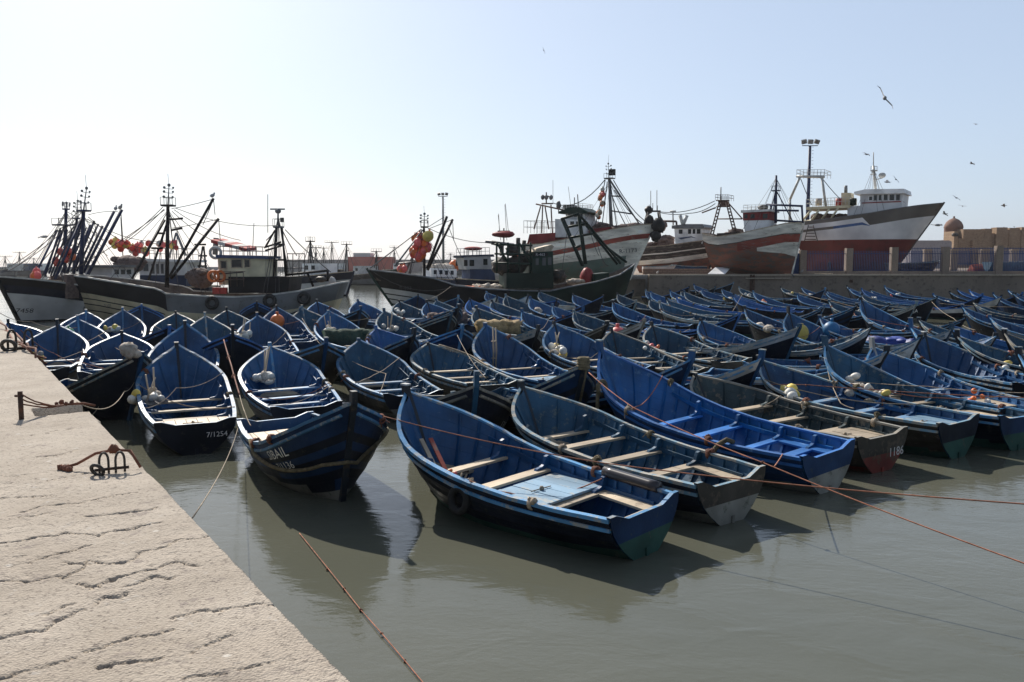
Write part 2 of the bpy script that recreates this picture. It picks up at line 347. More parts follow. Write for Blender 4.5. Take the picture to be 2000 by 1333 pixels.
# ------------------------------------------------------------------ blue boats
US = np.linspace(0, 1, 41); BS = np.where(US > .7, 1 - np.clip((US - .7) / .3, 0, 1) ** 2.25, 1 - .25 * ((.7 - US) / .7) ** 2); BS[-1] = .03
class Boat:
    def __init__(s, L, B, zb, zs): s.L, s.B, s.zb, s.zs = L, B, zb, zs
    def sheer(s, u): return s.zs + (s.zb - s.zs) * max(0, (u + .2) / 1.2) ** 4.3
    def keel(s, u): return -.28 + .16 * max(0, u - .75) ** 1.5 - 0 + .12 * max(0, .15 - u) / .15
    def y(s, u, t):
        b = float(np.interp(u, US, BS)) * s.B / 2; t = min(max(t, 0), 1)
        w = min(1, max(0, (u - .4) / .6)); w = w * w * (3 - 2 * w); st = max(0, 1 - u / .5)
        a = (1 - t ** 2.4) ** .6; c = 1 - t ** 1.15; d = (1 - t ** 1.7) ** .9
        return b * ((a * (1 - st) + d * st) * (1 - w) + c * w)
    def pt(s, u, t, out=0., side=1):
        zs, zk = s.sheer(u), s.keel(u); z = zs + (zk - zs) * t
        x = s.L * (u - .5) - s.L * .15 * max(0, (u - .55) / .45) ** 2 * t ** .9
        return Vector((x, side * max(.0, s.y(u, t) + out), z))
    def yz(s, u, z, out=0.): zs, zk = s.sheer(u), s.keel(u); return max(.01, s.y(u, (zs - z) / (zs - zk)) + out)
    def xz(s, u, z): zs, zk = s.sheer(u), s.keel(u); t = (zs - z) / (zs - zk); return s.L * (u - .5) - s.L * .15 * max(0, (u - .55) / .45) ** 2 * max(0, t) ** .9
UU_HI = [0, .06, .12, .18, .25, .32, .4, .48, .55, .62, .68, .73, .77, .81, .845, .875, .9, .922, .942, .958, .972, .984, .994, 1]
UU_LO = [0, .2, .4, .58, .7, .78, .85, .91, .96, .985, 1]
def make_boat(spec, st):
    """spec: bow x, bow y, stern heading, length, bow height, stern height"""
    bx, by, hd, L, zb, zs = spec; d = Vector((math.cos(R(hd)), math.sin(R(hd)), 0))
    D = by; lod = 2 if D < 33 else (1 if D < 52 else 0)
    rnd.seed(int(bx * 977 + by * 131)); S = Boat(L, rnd.uniform(2.0, 2.14), zb, zs)
    c = Vector((bx, by, 0)) + d * L / 2
    root = empty('blue_rowing_boat', c, math.atan2(-d.y, -d.x), st['label'], 'boat', 'blue wooden rowing boats moored together')
    root.rotation_euler = (R(st['roll']) if 'roll' in st else R(rnd.uniform(-1.8, 1.8)), R(rnd.uniform(-.6, .6)) if 'roll' not in st else 0, root.rotation_euler.z)
    k = st.get('c') or rnd.choice('bbbbcca'); ex = st.get('ex') or rnd.choice(['dark', 'dark', 'dark', 'stripe', 'blue', 'white'])
    us = UU_HI if lod else UU_LO
    ts = [0, .06, .15, .23, .31, .39, .47, .55, .64, .75, .88, 1] if lod else [0, .14, .3, .45, .6, .8, 1]
    anti = st.get('anti') or rnd.choice(['anti', 'anti', 'anti_w', 'anti'])
    top = {'dark': 'ex_dark', 'stripe': 'ex_stripe', 'blue': 'ex_stripe', 'white': 'ex_white', 'grey': 'ex_grey', 'allwhite': 'ex_white'}[ex]
    low = {'grey': 'ex_grey', 'blue': 'ex_stripe', 'allwhite': 'ex_white'}.get(ex, 'ex_dark')
    mats = [top, low, 'ex_stripe', anti, 'in_' + k]
    # hull: outer skin of lapped planks and inner skin with ribs
    b = MB(); uv = []
    for side in (1, -1):
        nt_ = len(ts); vs = []
        for u in us:
            for j, t in enumerate(ts):
                lap = (.012 if (j % 2) else 0) if lod and t > 0 else 0
                vs.append(S.pt(u, t, lap * (1 if u < .97 else 0), side)); uv.append((u * L, j * 1.0))
        fs = []; mi = []
        for i in range(len(us) - 1):
            for j in range(nt_ - 1):
                q = (i * nt_ + j, (i + 1) * nt_ + j, (i + 1) * nt_ + j + 1, i * nt_ + j + 1); fs.append(q if side < 0 else q[::-1])
                z = (vs[q[0]].z + vs[q[2]].z) / 2; t = ts[j]
                if t < .15: mm = 0
                elif ex == 'stripe' and lod and j % 2 == 0 and z > .3: mm = 2
                elif z < .17: mm = 3
                else: mm = 1
                mi.append(mm)
        b.add(vs, fs, mi)
        zf = .07; nr = 6 if lod else 4; vs = []; fs = []
        for u in us:
            for j in range(nr + 1):
                zz = (S.sheer(u) - .015) + (zf - S.sheer(u) + .015) * j / nr
                vs.append((S.xz(u, zz) - (.05 if u > .97 else 0), side * S.yz(u, zz, -.045), zz)); uv.append((u * L, j * 1.0))
            vs.append((S.xz(u, zf) - (.05 if u > .97 else 0), 0, zf)); uv.append((u * L, nr + 1.))
        n_ = nr + 2
        for i in range(len(us) - 1):
            for j in range(n_ - 1):
                q = (i * n_ + j, (i + 1) * n_ + j, (i + 1) * n_ + j + 1, i * n_ + j + 1); fs.append(q if side > 0 else q[::-1])
        b.add(vs, fs, 4)
        if lod:
            n0 = len(b.v)
            for q in range(int(L / .3)):
                u = .04 + q * .3 / L
                if u > .93: break
                rows = [S.sheer(u) - .03 - (S.sheer(u) - .12) * r_ / 4 for r_ in range(5)]
                vs = []
                for zz in rows:
                    y0 = S.yz(u, zz, -.05); x0 = S.xz(u, zz)
                    for dx, dy in ((-.025, 0), (-.025, -.035), (.025, -.035), (.025, 0)): vs.append((x0 + dx, side * max(.005, y0 + dy), zz))
                b.add(vs, [(r_ * 4 + a, r_ * 4 + a + 1, r_ * 4 + a + 5, r_ * 4 + a + 4) if side > 0 else (r_ * 4 + a, r_ * 4 + a + 4, r_ * 4 + a + 5, r_ * 4 + a + 1) for r_ in range(4) for a in range(3)], 4)
            uv += [(0, .5)] * (len(b.v) - n0)
    hull = b.build('hull', mats, root, uv=uv)
    # gunwale rail, rubbing strake and (near boats) the inner stringer
    rl = 'rail_' + (st.get('rail') or k); b = MB()
    def strip(prof, u0, u1, side):
        uu = [u for u in us if u0 <= u <= u1]; vs = []
        for u in uu: vs += [(x_, side * y_, z_) for x_, y_, z_ in prof(u)]
        n = len(prof(.5)); fs = [(i * n + j, i * n + (j + 1) % n, (i + 1) * n + (j + 1) % n, (i + 1) * n + j) for i in range(len(uu) - 1) for j in range(n)]
        fs += [tuple(range(n)), tuple(range((len(uu) - 1) * n + n - 1, (len(uu) - 1) * n - 1, -1))]
        b.add(vs, fs if side < 0 else [f[::-1] for f in fs])
    wob = [rnd.uniform(-.006, .006) for _ in range(40)]
    def rail(u):
        z = S.sheer(u) + wob[int(u * 39)]; y = S.yz(u, S.sheer(u)); x = S.L * (u - .5); i = max(y - .06, .004)
        return [(x, y + .022, z - .03), (x, y + .022, z + .024), (x, i, z + .028), (x, i, z - .012)]
    def rub(u):
        z = S.sheer(u) - .13; y = S.yz(u, z); x = S.xz(u, z); return [(x, y - .01, z - .03), (x, y + .032, z - .025), (x, y + .032, z + .02), (x, y - .01, z + .025)]
    def stringer(u):
        z = S.sheer(u) - .17; y = S.yz(u, z, -.05); x = S.xz(u, z); i = max(y - .06, .004); return [(x, y - .03, z - .05), (x, y - .03, z + .03), (x, i, z + .03), (x, i, z - .05)]
    for side in (1, -1):
        strip(rail, 0, 1, side)
        if lod: strip(rub, 0, .985, side)
    b.build('gunwale', rl, root)
    if lod:
        b = MB()
        for side in (1, -1): strip(stringer, .02, .8, side)
        b.build('stringer', 'in_' + k, root)
    # stem post
    b = MB(); P = [S.pt(1, t) for t in (1, .8, .6, .4, .2, 0)]; hp = st.get('post', rnd.uniform(.1, .17)); tp = S.pt(1, 0); P.append(tp + Vector((.012 * hp / .1, 0, hp)))
    vs = []
    for p in P: vs += [p + Vector((.05, -.045, 0)), p + Vector((.05, .045, 0)), p + Vector((-.09, .045, 0)), p + Vector((-.09, -.045, 0))]
    n = len(P); b.add(vs, [(i * 4 + j, i * 4 + (j + 1) % 4, i * 4 + 4 + (j + 1) % 4, i * 4 + 4 + j) for i in range(n - 1) for j in range(4)] + [(4 * n - 4, 4 * n - 3, 4 * n - 2, 4 * n - 1)])
    pc = rnd.choice(['stem_b', 'stem_b', 'rail_' + k, 'in_' + k])
    sp = b.build('stem_post', st.get('stem') or pc, root)
    if lod and rnd.random() < .6:
        q = P[-1]; b = MB(); b.box(q + Vector((-.02, 0, .012)), (.16, .105, .03)); b.build('post_cap', rnd.choice(['rail_g', 'rail_c', 'ex_white']), sp)
    # transom board with a lowered middle
    b = MB(); nn = 12; zt = S.sheer(0) + .035; zk = S.keel(0); zr = [zk + (zt - zk) * r_ for r_ in (0, .2, .4, .56, .7, .86)]
    notch = st.get('notch', .09); hb0 = S.yz(0, S.sheer(0)) + .02
    rows = []
    for zz in zr: rows.append([(-hb0 + 2 * hb0 * i / nn) / hb0 * min(hb0, S.yz(0, min(zz, S.sheer(0) - .001)) + .015) for i in range(nn + 1)])
    vs = []; x0 = -L / 2
    for fx in (-.035, .03):
        for r_, zz in enumerate(zr): vs += [(x0 + fx, y, zz) for y in rows[r_]]
        for i in range(nn + 1):
            a = abs(i / nn - .5); q = 0 if a > .36 else (notch if a < .27 else notch * .5)
            vs.append((x0 + fx, -hb0 + 2 * hb0 * i / nn, zt + .02 - q))
    nr = len(zr) + 1; off = nr * (nn + 1); fs = []; mi = []
    for r_ in range(nr - 1):
        for i in range(nn):
            a = r_ * (nn + 1) + i; fs += [(a, a + nn + 1, a + nn + 2, a + 1), (a + off, a + off + 1, a + off + nn + 2, a + off + nn + 1)]; mi += [1 if r_ < 3 else 0, 2]
    a0 = (nr - 1) * (nn + 1)
    for i in range(nn): fs.append((a0 + i, a0 + i + off, a0 + i + 1 + off, a0 + i + 1)); mi.append(3)
    b.add(vs, fs, mi)
    tmat = st.get('tr') or {'grey': 'ex_grey', 'dark': 'ex_dark', 'white': 'ex_dark', 'allwhite': 'ex_white'}.get(ex, 'ex_stripe')
    tra = b.build('transom', [tmat, anti, 'in_' + k, rl], root)
    b = MB(); b.prism([(x0 - .06, .12), (x0 + .25, zk - .02), (x0 - .06, zk - .22)], -.03, .03); b.build('skeg', anti, tra)
    # thwarts with knees
    wood = st.get('wood', rnd.random() < .4); tm = 'wood' if wood else ('thw_a' if k == 'a' else 'thw_b')
    hatch = st.get('hatch'); tus = st.get('thw') or ([.24, .43, .6, .76] if lod else [.3, .52, .72])
    for u in tus:
        z = min(S.sheer(u), S.zs + .16) - .2; y = S.yz(u, z, -.055); w_ = rnd.uniform(.17, .23)
        b = MB(); b.box((S.xz(u, z), 0, z - .02), (w_, 2 * y, .04)); th = b.build('thwart', tm, root)
        if lod == 0: continue
        kz = min(.3, S.sheer(u) - z + .01); q = kz / .27
        for side in (1, -1):
            pr = [(.30, 0), (.28, .03), (.17, .045), (.11, .09 * q), (.09, .17 * q), (.065, .25 * q), (.0, .27 * q), (-.03, .22 * q), (-.03, 0)]
            pr = [(side * (y - yy), z + zz) for yy, zz in pr]; b = MB(); vs = [(S.xz(u, z) + dx, yy, zz) for dx in (-.03, .03) for yy, zz in pr]; n = len(pr)
            fs = [tuple(range(n)), tuple(range(2 * n - 1, n - 1, -1))] + [(i, i + n, (i + 1) % n + n, (i + 1) % n) for i in range(n)]
            b.add(vs, fs); b.build('knee', 'in_' + k, th)
    if lod:
        # low platform in the bow
        b = MB(); vs = []; uu = [.8, .84, .88, .92, .95, .97]
        for u in uu:
            z = .36 + (u - .8) * .8; y = S.yz(u, z, -.05); vs += [(S.xz(u, z), -y, z), (S.xz(u, z), y, z), (S.xz(u, z), -y, z - .04), (S.xz(u, z), y, z - .04)]
        fs = [(i * 4, i * 4 + 4, i * 4 + 5, i * 4 + 1) for i in range(5)][::1] + [(0, 1, 3, 2)] + [(i * 4 + 2, i * 4 + 3, i * 4 + 7, i * 4 + 6) for i in range(5)]
        b.add(vs, [f[::-1] for f in fs]); b.build('bow_platform', 'wood' if rnd.random() < .3 else 'in_' + k, root)
    if hatch:
        u0, u1, hm = hatch; b = MB(); z = S.sheer((u0 + u1) / 2) - .17; npl = 7
        ya = S.yz((u0 + u1) / 2, z, -.06)
        for i in range(npl):
            y0 = -ya + 2 * ya * i / npl; y1 = -ya + 2 * ya * (i + 1) / npl - .012
            lim = lambda u: S.yz(u, z, -.06)
            q = [(S.L * (u0 - .5), max(-lim(u0), y0)), (S.L * (u1 - .5), max(-lim(u1), y0)), (S.L * (u1 - .5), min(lim(u1), y1)), (S.L * (u0 - .5), min(lim(u0), y1))]
            dz = rnd.uniform(-.004, .004)
            b.add([(x, y, z + dz) for x, y in q] + [(x, y, z - .04) for x, y in q], [(0, 1, 2, 3), (0, 3, 7, 4), (1, 5, 6, 2), (0, 4, 5, 1), (3, 2, 6, 7)])
        hk = b.build('hatch_deck', hm, root)
        xm = S.L * ((u0 + u1) / 2 - .5); hb = MB(); hb.bar((xm, -.2, z + .02), (xm + .03, .2, z + .02), .009); hb.sph((xm, 0, z + .03), .035, n=8, jit=.3); hb.build('hatch_tie', 'rope_t', hk)
    if lod == 2 and rnd.random() < .75:
        b = MB(); u = rnd.choice([.3, .5, .66]) + rnd.uniform(-.04, .04); c = Vector((S.L * (u - .5), rnd.uniform(-.3, .3), .10))
        for j in range(5): b.ring(c + Vector((rnd.uniform(-.03, .03), rnd.uniform(-.03, .03), .02 * j)), rnd.uniform(.13, .22), .016, (rnd.uniform(-.12, .12), rnd.uniform(-.12, .12), 1), 14, 5)
        b.build('rope_coil', rnd.choice(['rope_t', 'rope_r', 'rope_g']), root)
    if lod and rnd.random() < .7:
        u0_, u1_ = rnd.uniform(.2, .9), rnd.uniform(.15, .85); sg = rnd.choice((1, -1)); A_ = Vector((S.L * (u0_ - .5), sg * S.yz(u0_, S.sheer(u0_)), S.sheer(u0_) + .04)); B_ = Vector((S.L * (u1_ - .5), -sg * S.yz(u1_, S.sheer(u1_)), S.sheer(u1_) + .04))
        b = MB(); b.tube(wig(sag(A_, B_, rnd.uniform(.05, .3), 10), .01), .011, 5); b.build('loose_rope', rnd.choice(['rope_t', 'rope_t', 'rope_o']), root)
    if st.get('bench'):
        for side in (1, -1):
            b = MB(); z = S.sheer(.1) - .19; ua, ub = .035, st['bench']
            q = [(S.L * (ua - .5), S.yz(ua, z, -.05)), (S.L * (ub - .5), S.yz(ub, z, -.05)), (S.L * (ub - .5), S.yz(ub, z, -.05) - .26), (S.L * (ua - .5), S.yz(ua, z, -.05) - .3)]
            vs = [(x, side * y, z) for x, y in q] + [(x, side * y, z - .035) for x, y in q]; fs = [(0, 1, 2, 3), (7, 6, 5, 4), (0, 4, 5, 1), (1, 5, 6, 2), (2, 6, 7, 3), (3, 7, 4, 0)]
            b.add(vs, [f[::-1] for f in fs] if side > 0 else fs); b.build('side_bench', tm, root)
        b = MB(); b.box((-L / 2 + .15, 0, S.sheer(.05) - .185), (.22, 2 * S.yz(.04, S.sheer(.04) - .2, -.3), .035)); b.build('stern_bench', tm, root)
    for side, s_, u, t, sz, mt in st.get('txt', ()):
        vs, fs = textmesh(s_); ww = max(v[0] for v in vs); b = MB(); V = []
        for a, c_, _ in vs:
            hh = S.sheer(u) - S.keel(u); uu_ = u + (-side) * (a - ww / 2) * sz / L; tt = t - (c_ - .35) * sz / hh
            V.append(S.pt(uu_, tt, .02, side))
        b.add(V, fs if True else fs); b.build('lettering', mt, hull)
    for s_, yc, zc, sz, mt in st.get('ttxt', ()):
        vs, fs = textmesh(s_); ww = max(v[0] for v in vs); b = MB()
        b.add([(-L / 2 - .041, yc - (a - ww / 2) * sz, zc + (c_ - .35) * sz) for a, c_, _ in vs], fs); b.build('lettering', mt, tra)
    return root, S
BOATS = """a1 -1.8 14.35 -44.7 5.04 1.67 0.65;a2 0.22 16.4 -53.5 5.2 1.44 0.69;a3 2.04 18.25 -51.9 5.5 2.0 0.72;a4 -2.48 12.75 119.4 5.04 1.75 0.65;a5 -8.67 21.33 -64.7 5.14 1.8 0.65;a6 -6.76 23.15 -65.4 5.08 1.56 0.68;a7 -4.6 24.79 -64.6 5.05 1.6 0.68;a8 -2.71 26.52 -64.0 5.08 1.32 0.7;a9 -0.87 27.61 -63.3 5.15 1.83 0.65;b1 6.23 20.51 -56.0 4.94 1.49 0.75;b2 8.06 21.22 -58.0 4.83 1.81 0.72;b3 4.32 19.36 -57.1 4.84 1.25 0.73;b4 12.92 25.87 -82.8 4.9 1.66 0.8;b5 12.12 36.19 -70.9 5.08 1.73 0.61;b6 18.11 42.94 -63.0 5.21 2.02 0.6;b8 5.27 30.87 -67.9 4.8 1.57 0.8;b9 3.59 29.76 -70.3 5.09 1.45 0.69;c1 8.13 35.38 -62.6 5.1 1.43 0.55;c3 1.55 29.41 -66.1 5.13 1.77 0.72;c4 10.27 23.29 -75.1 5.16 1.55 0.64;d1 -9.01 20.0 144.7 5.14 1.73 0.55;d2 -16.01 29.11 -67.4 5.0 1.72 0.75;d3 -13.28 28.09 -69.3 5.02 1.52 0.8;d4 -12.15 29.28 130.1 5.11 1.64 0.66;d5 -10.53 26.69 -73.6 5.02 1.94 0.55;d6 -18.25 38.73 -68.9 5.13 1.7 0.56;d7 -15.59 38.43 -71.0 5.07 1.62 0.7;d8 -17.76 33.86 -60.8 5.12 1.62 0.55;d9 -20.66 40.03 -69.6 5.24 1.55 0.61;e1 -19.65 43.73 110.0 5.1 1.66 0.67;e2 -13.8 39.87 -60.0 5.1 1.66 0.67;e3 -20.94 34.41 -50.3 5.11 1.45 0.8;e4 -14.58 47.16 105.0 5.1 1.66 0.67;e5 -10.89 35.32 -65.4 5.08 1.65 0.57;e6 -11.29 39.51 -63.1 5.1 1.78 0.64;e7 -10.68 41.41 116.9 5.08 1.57 0.72;e8 -10.55 41.71 -58.6 4.94 1.66 0.6;e9 -11.71 49.48 -58.1 5.11 1.61 0.67;f1 -8.3 37.37 -61.2 5.09 1.75 0.56;f2 -9.25 49.75 -60.0 5.1 1.66 0.67;f3 -7.37 40.31 125.0 5.1 1.66 0.67;f4 -5.98 38.59 -55.0 5.1 1.66 0.67;f5 -6.98 51.2 -60.3 5.05 1.53 0.65;f6 -6.54 57.68 110.0 5.1 1.66 0.67;f7 -4.78 46.73 -53.7 5.03 1.68 0.76;f8 -4.61 50.64 -55.2 5.06 1.65 0.65;f9 -3.51 53.5 121.2 5.13 1.72 0.74;g1 -2.66 51.75 -54.3 5.09 1.63 0.64;g2 -1.7 40.33 -52.5 5.04 1.71 0.75;g3 -1.78 29.23 115.8 5.13 1.6 0.7;g4 -2.64 40.99 128.9 5.09 1.75 0.77;g5 -0.39 57.06 -53.7 5.08 1.68 0.66;g6 -1.04 55.9 130.0 5.1 1.66 0.67;g7 1.13 57.04 131.6 5.15 1.65 0.56;g8 1.17 52.65 -50.0 5.1 1.66 0.67;g9 2.21 66.1 -50.0 5.1 1.66 0.67;h1 3.11 58.31 119.3 5.08 1.27 0.78;h2 4.43 59.58 -48.0 5.1 1.66 0.67;h3 5.98 54.26 134.8 5.03 1.73 0.56;h4 0.86 28.79 122.1 5.14 1.62 0.69;h5 3.52 30.43 140.4 5.11 1.66 0.61;h6 5.14 32.24 141.4 5.11 1.65 0.59;h7 10.11 36.63 140.0 5.1 1.66 0.67;h8 11.48 40.77 -50.0 5.1 1.66 0.67;h9 5.76 47.16 -50.0 5.1 1.66 0.67;i1 7.72 60.58 -50.0 5.1 1.66 0.67;i2 9.55 65.14 132.7 5.1 1.69 0.66;i3 7.19 48.16 127.8 5.11 1.61 0.74;i4 10.87 67.33 -50.0 5.1 1.66 0.67;i5 13.36 69.86 -49.8 5.11 1.58 0.55;i6 16.56 77.39 130.0 5.1 1.66 0.67;i7 13.88 66.57 -50.7 5.14 1.64 0.58;i8 19.07 86.63 -50.0 5.1 1.66 0.67;i9 19.0 77.39 130.0 5.1 1.66 0.67;j1 18.09 71.3 -50.0 5.1 1.66 0.67;j2 24.61 92.16 133.2 5.11 1.74 0.74;j3 20.94 76.26 -50.6 5.08 1.69 0.72;j4 18.59 63.78 -48.0 5.1 1.66 0.67;j5 26.19 80.63 -44.4 4.99 1.52 0.67;j6 27.09 77.39 -46.0 5.1 1.66 0.67;j7 27.54 72.73 140.0 5.1 1.66 0.67;j8 32.29 79.84 -45.7 5.07 1.69 0.56;j9 30.13 71.3 -46.0 5.1 1.66 0.67;k1 35.61 79.08 -46.0 5.1 1.66 0.67;k2 18.11 43.41 147.7 5.05 1.7 0.76;k3 20.21 44.24 145.0 5.1 1.66 0.74;k4 22.72 46.41 145.9 5.1 1.67 0.67;k5 27.9 54.23 140.0 5.1 1.66 0.67;k6 32.41 63.61 -44.4 5.1 1.51 0.8;k7 33.32 58.57 130.5 5.09 1.66 0.55;k8 34.6 59.47 -45.5 5.08 1.74 0.55;k9 33.09 55.9 135.0 5.1 1.66 0.67;l1 37.33 61.61 -46.0 5.1 1.66 0.67;l2 38.14 61.75 134.4 5.1 1.65 0.76;l3 14.84 30.66 -48.1 5.12 1.53 0.55;l4 14.92 28.01 131.7 4.95 1.65 0.8;l5 11.89 23.96 143.6 4.98 1.75 0.71;l6 13.93 25.74 -43.7 5.23 1.64 0.77;l7 15.39 26.18 160.1 5.2 1.61 0.75;l8 15.99 26.76 -51.5 5.11 1.63 0.69;l9 4.03 18.48 133.3 5.08 1.72 0.58;m1 5.98 19.56 138.1 5.1 1.62 0.71;m2 9.73 21.29 143.2 5.06 1.59 0.72;m3 1.51 17.25 118.7 4.99 1.75 0.55;m4 -0.7 14.95 101.6 5.11 1.66 0.72;m5 -3.07 25.62 134.4 5.09 1.66 0.55;m6 -5.26 22.92 117.9 5.13 1.67 0.8;m7 -8.76 25.7 110.4 5.08 1.69 0.78;m8 -12.98 34.85 -62.8 5.04 1.68 0.65;m9 13.54 36.35 -50.7 5.03 1.5 0.59;n1 12.73 20.63 -55.0 5.1 1.66 0.67;n2 15.94 42.14 150.7 5.11 1.69 0.78;n3 23.29 42.7 -48.0 5.1 1.66 0.67;n4 0.5 40.27 -43.3 5.1 1.54 0.66;n5 12.53 28.81 155.7 4.41 1.67 0.75;n6 -5.1 30.95 -52.8 5.1 1.47 0.72;n7 9.45 27.16 123.5 5.53 1.8 0.8;b7 38.38 71.3 -46.0 5.1 1.66 0.67;c2 10.83 64.55 -49.5 5.1 1.67 0.73;p0 20.01 36.45 135.4 4.79 1.5 0.65;p1 9.04 54.22 -55.6 5.04 1.5 0.65;p2 28.83 51.69 -44.3 5.02 1.5 0.65;p3 28.72 45.74 -43.5 4.97 1.5 0.65;p4 40.39 73.03 -47.3 4.72 1.5 0.65;p5 21.46 34.0 -56.3 4.86 1.5 0.65;p6 3.1 41.06 -47.4 4.98 1.5 0.65;p7 -2.87 38.49 129.4 4.56 1.5 0.65;p8 22.18 64.19 -54.8 4.6 1.5 0.65;p9 11.39 57.02 -43.0 4.89 1.5 0.65;p10 27.44 43.26 -47.6 4.65 1.5 0.65;p11 3.65 42.66 137.9 4.5 1.5 0.65;p12 25.48 67.18 -43.0 4.82 1.5 0.65;p13 16.59 61.85 -45.5 4.55 1.5 0.65;p14 31.58 77.49 -45.5 5.05 1.5 0.65;p15 21.61 37.3 -48.0 5.05 1.5 0.65;p16 19.95 51.99 -49.8 4.76 1.5 0.65;p17 39.05 64.13 -41.2 4.63 1.5 0.65;p18 15.83 59.14 -42.2 4.86 1.5 0.65;p19 17.49 35.43 -42.1 4.55 1.5 0.65;p20 17.08 32.04 -48.0 4.85 1.5 0.65;p21 30.01 48.2 -43.9 4.91 1.5 0.65;p22 28.37 67.57 -38.5 4.92 1.5 0.65;p23 20.4 32.08 -51.9 4.57 1.5 0.65;p24 -2.07 67.33 -49.5 4.86 1.5 0.65;p25 2.29 46.51 -42.4 4.71 1.5 0.65;p26 -1.27 52.63 -48.5 4.83 1.5 0.65;p27 26.99 63.8 -52.5 4.74 1.5 0.65;p28 17.24 75.15 -50.9 4.78 1.5 0.65;p29 27.24 71.49 -46.5 4.52 1.5 0.65;p30 9.02 50.31 -48.6 4.83 1.5 0.65;p31 14.62 71.54 -51.1 4.89 1.5 0.65;p32 24.34 44.52 -51.9 4.58 1.5 0.65;p33 36.65 69.29 -33.4 4.82 1.5 0.65;p34 -0.97 74.45 136.2 4.81 1.5 0.65;p35 43.5 72.57 -49.9 5.09 1.5 0.65;p36 32.16 74.17 -47.5 4.87 1.5 0.65;p37 10.33 55.09 -41.3 5.05 1.5 0.65"""
PL = {'k': 'letter', 'y': 'letter_y'}
W_ = 'letter'
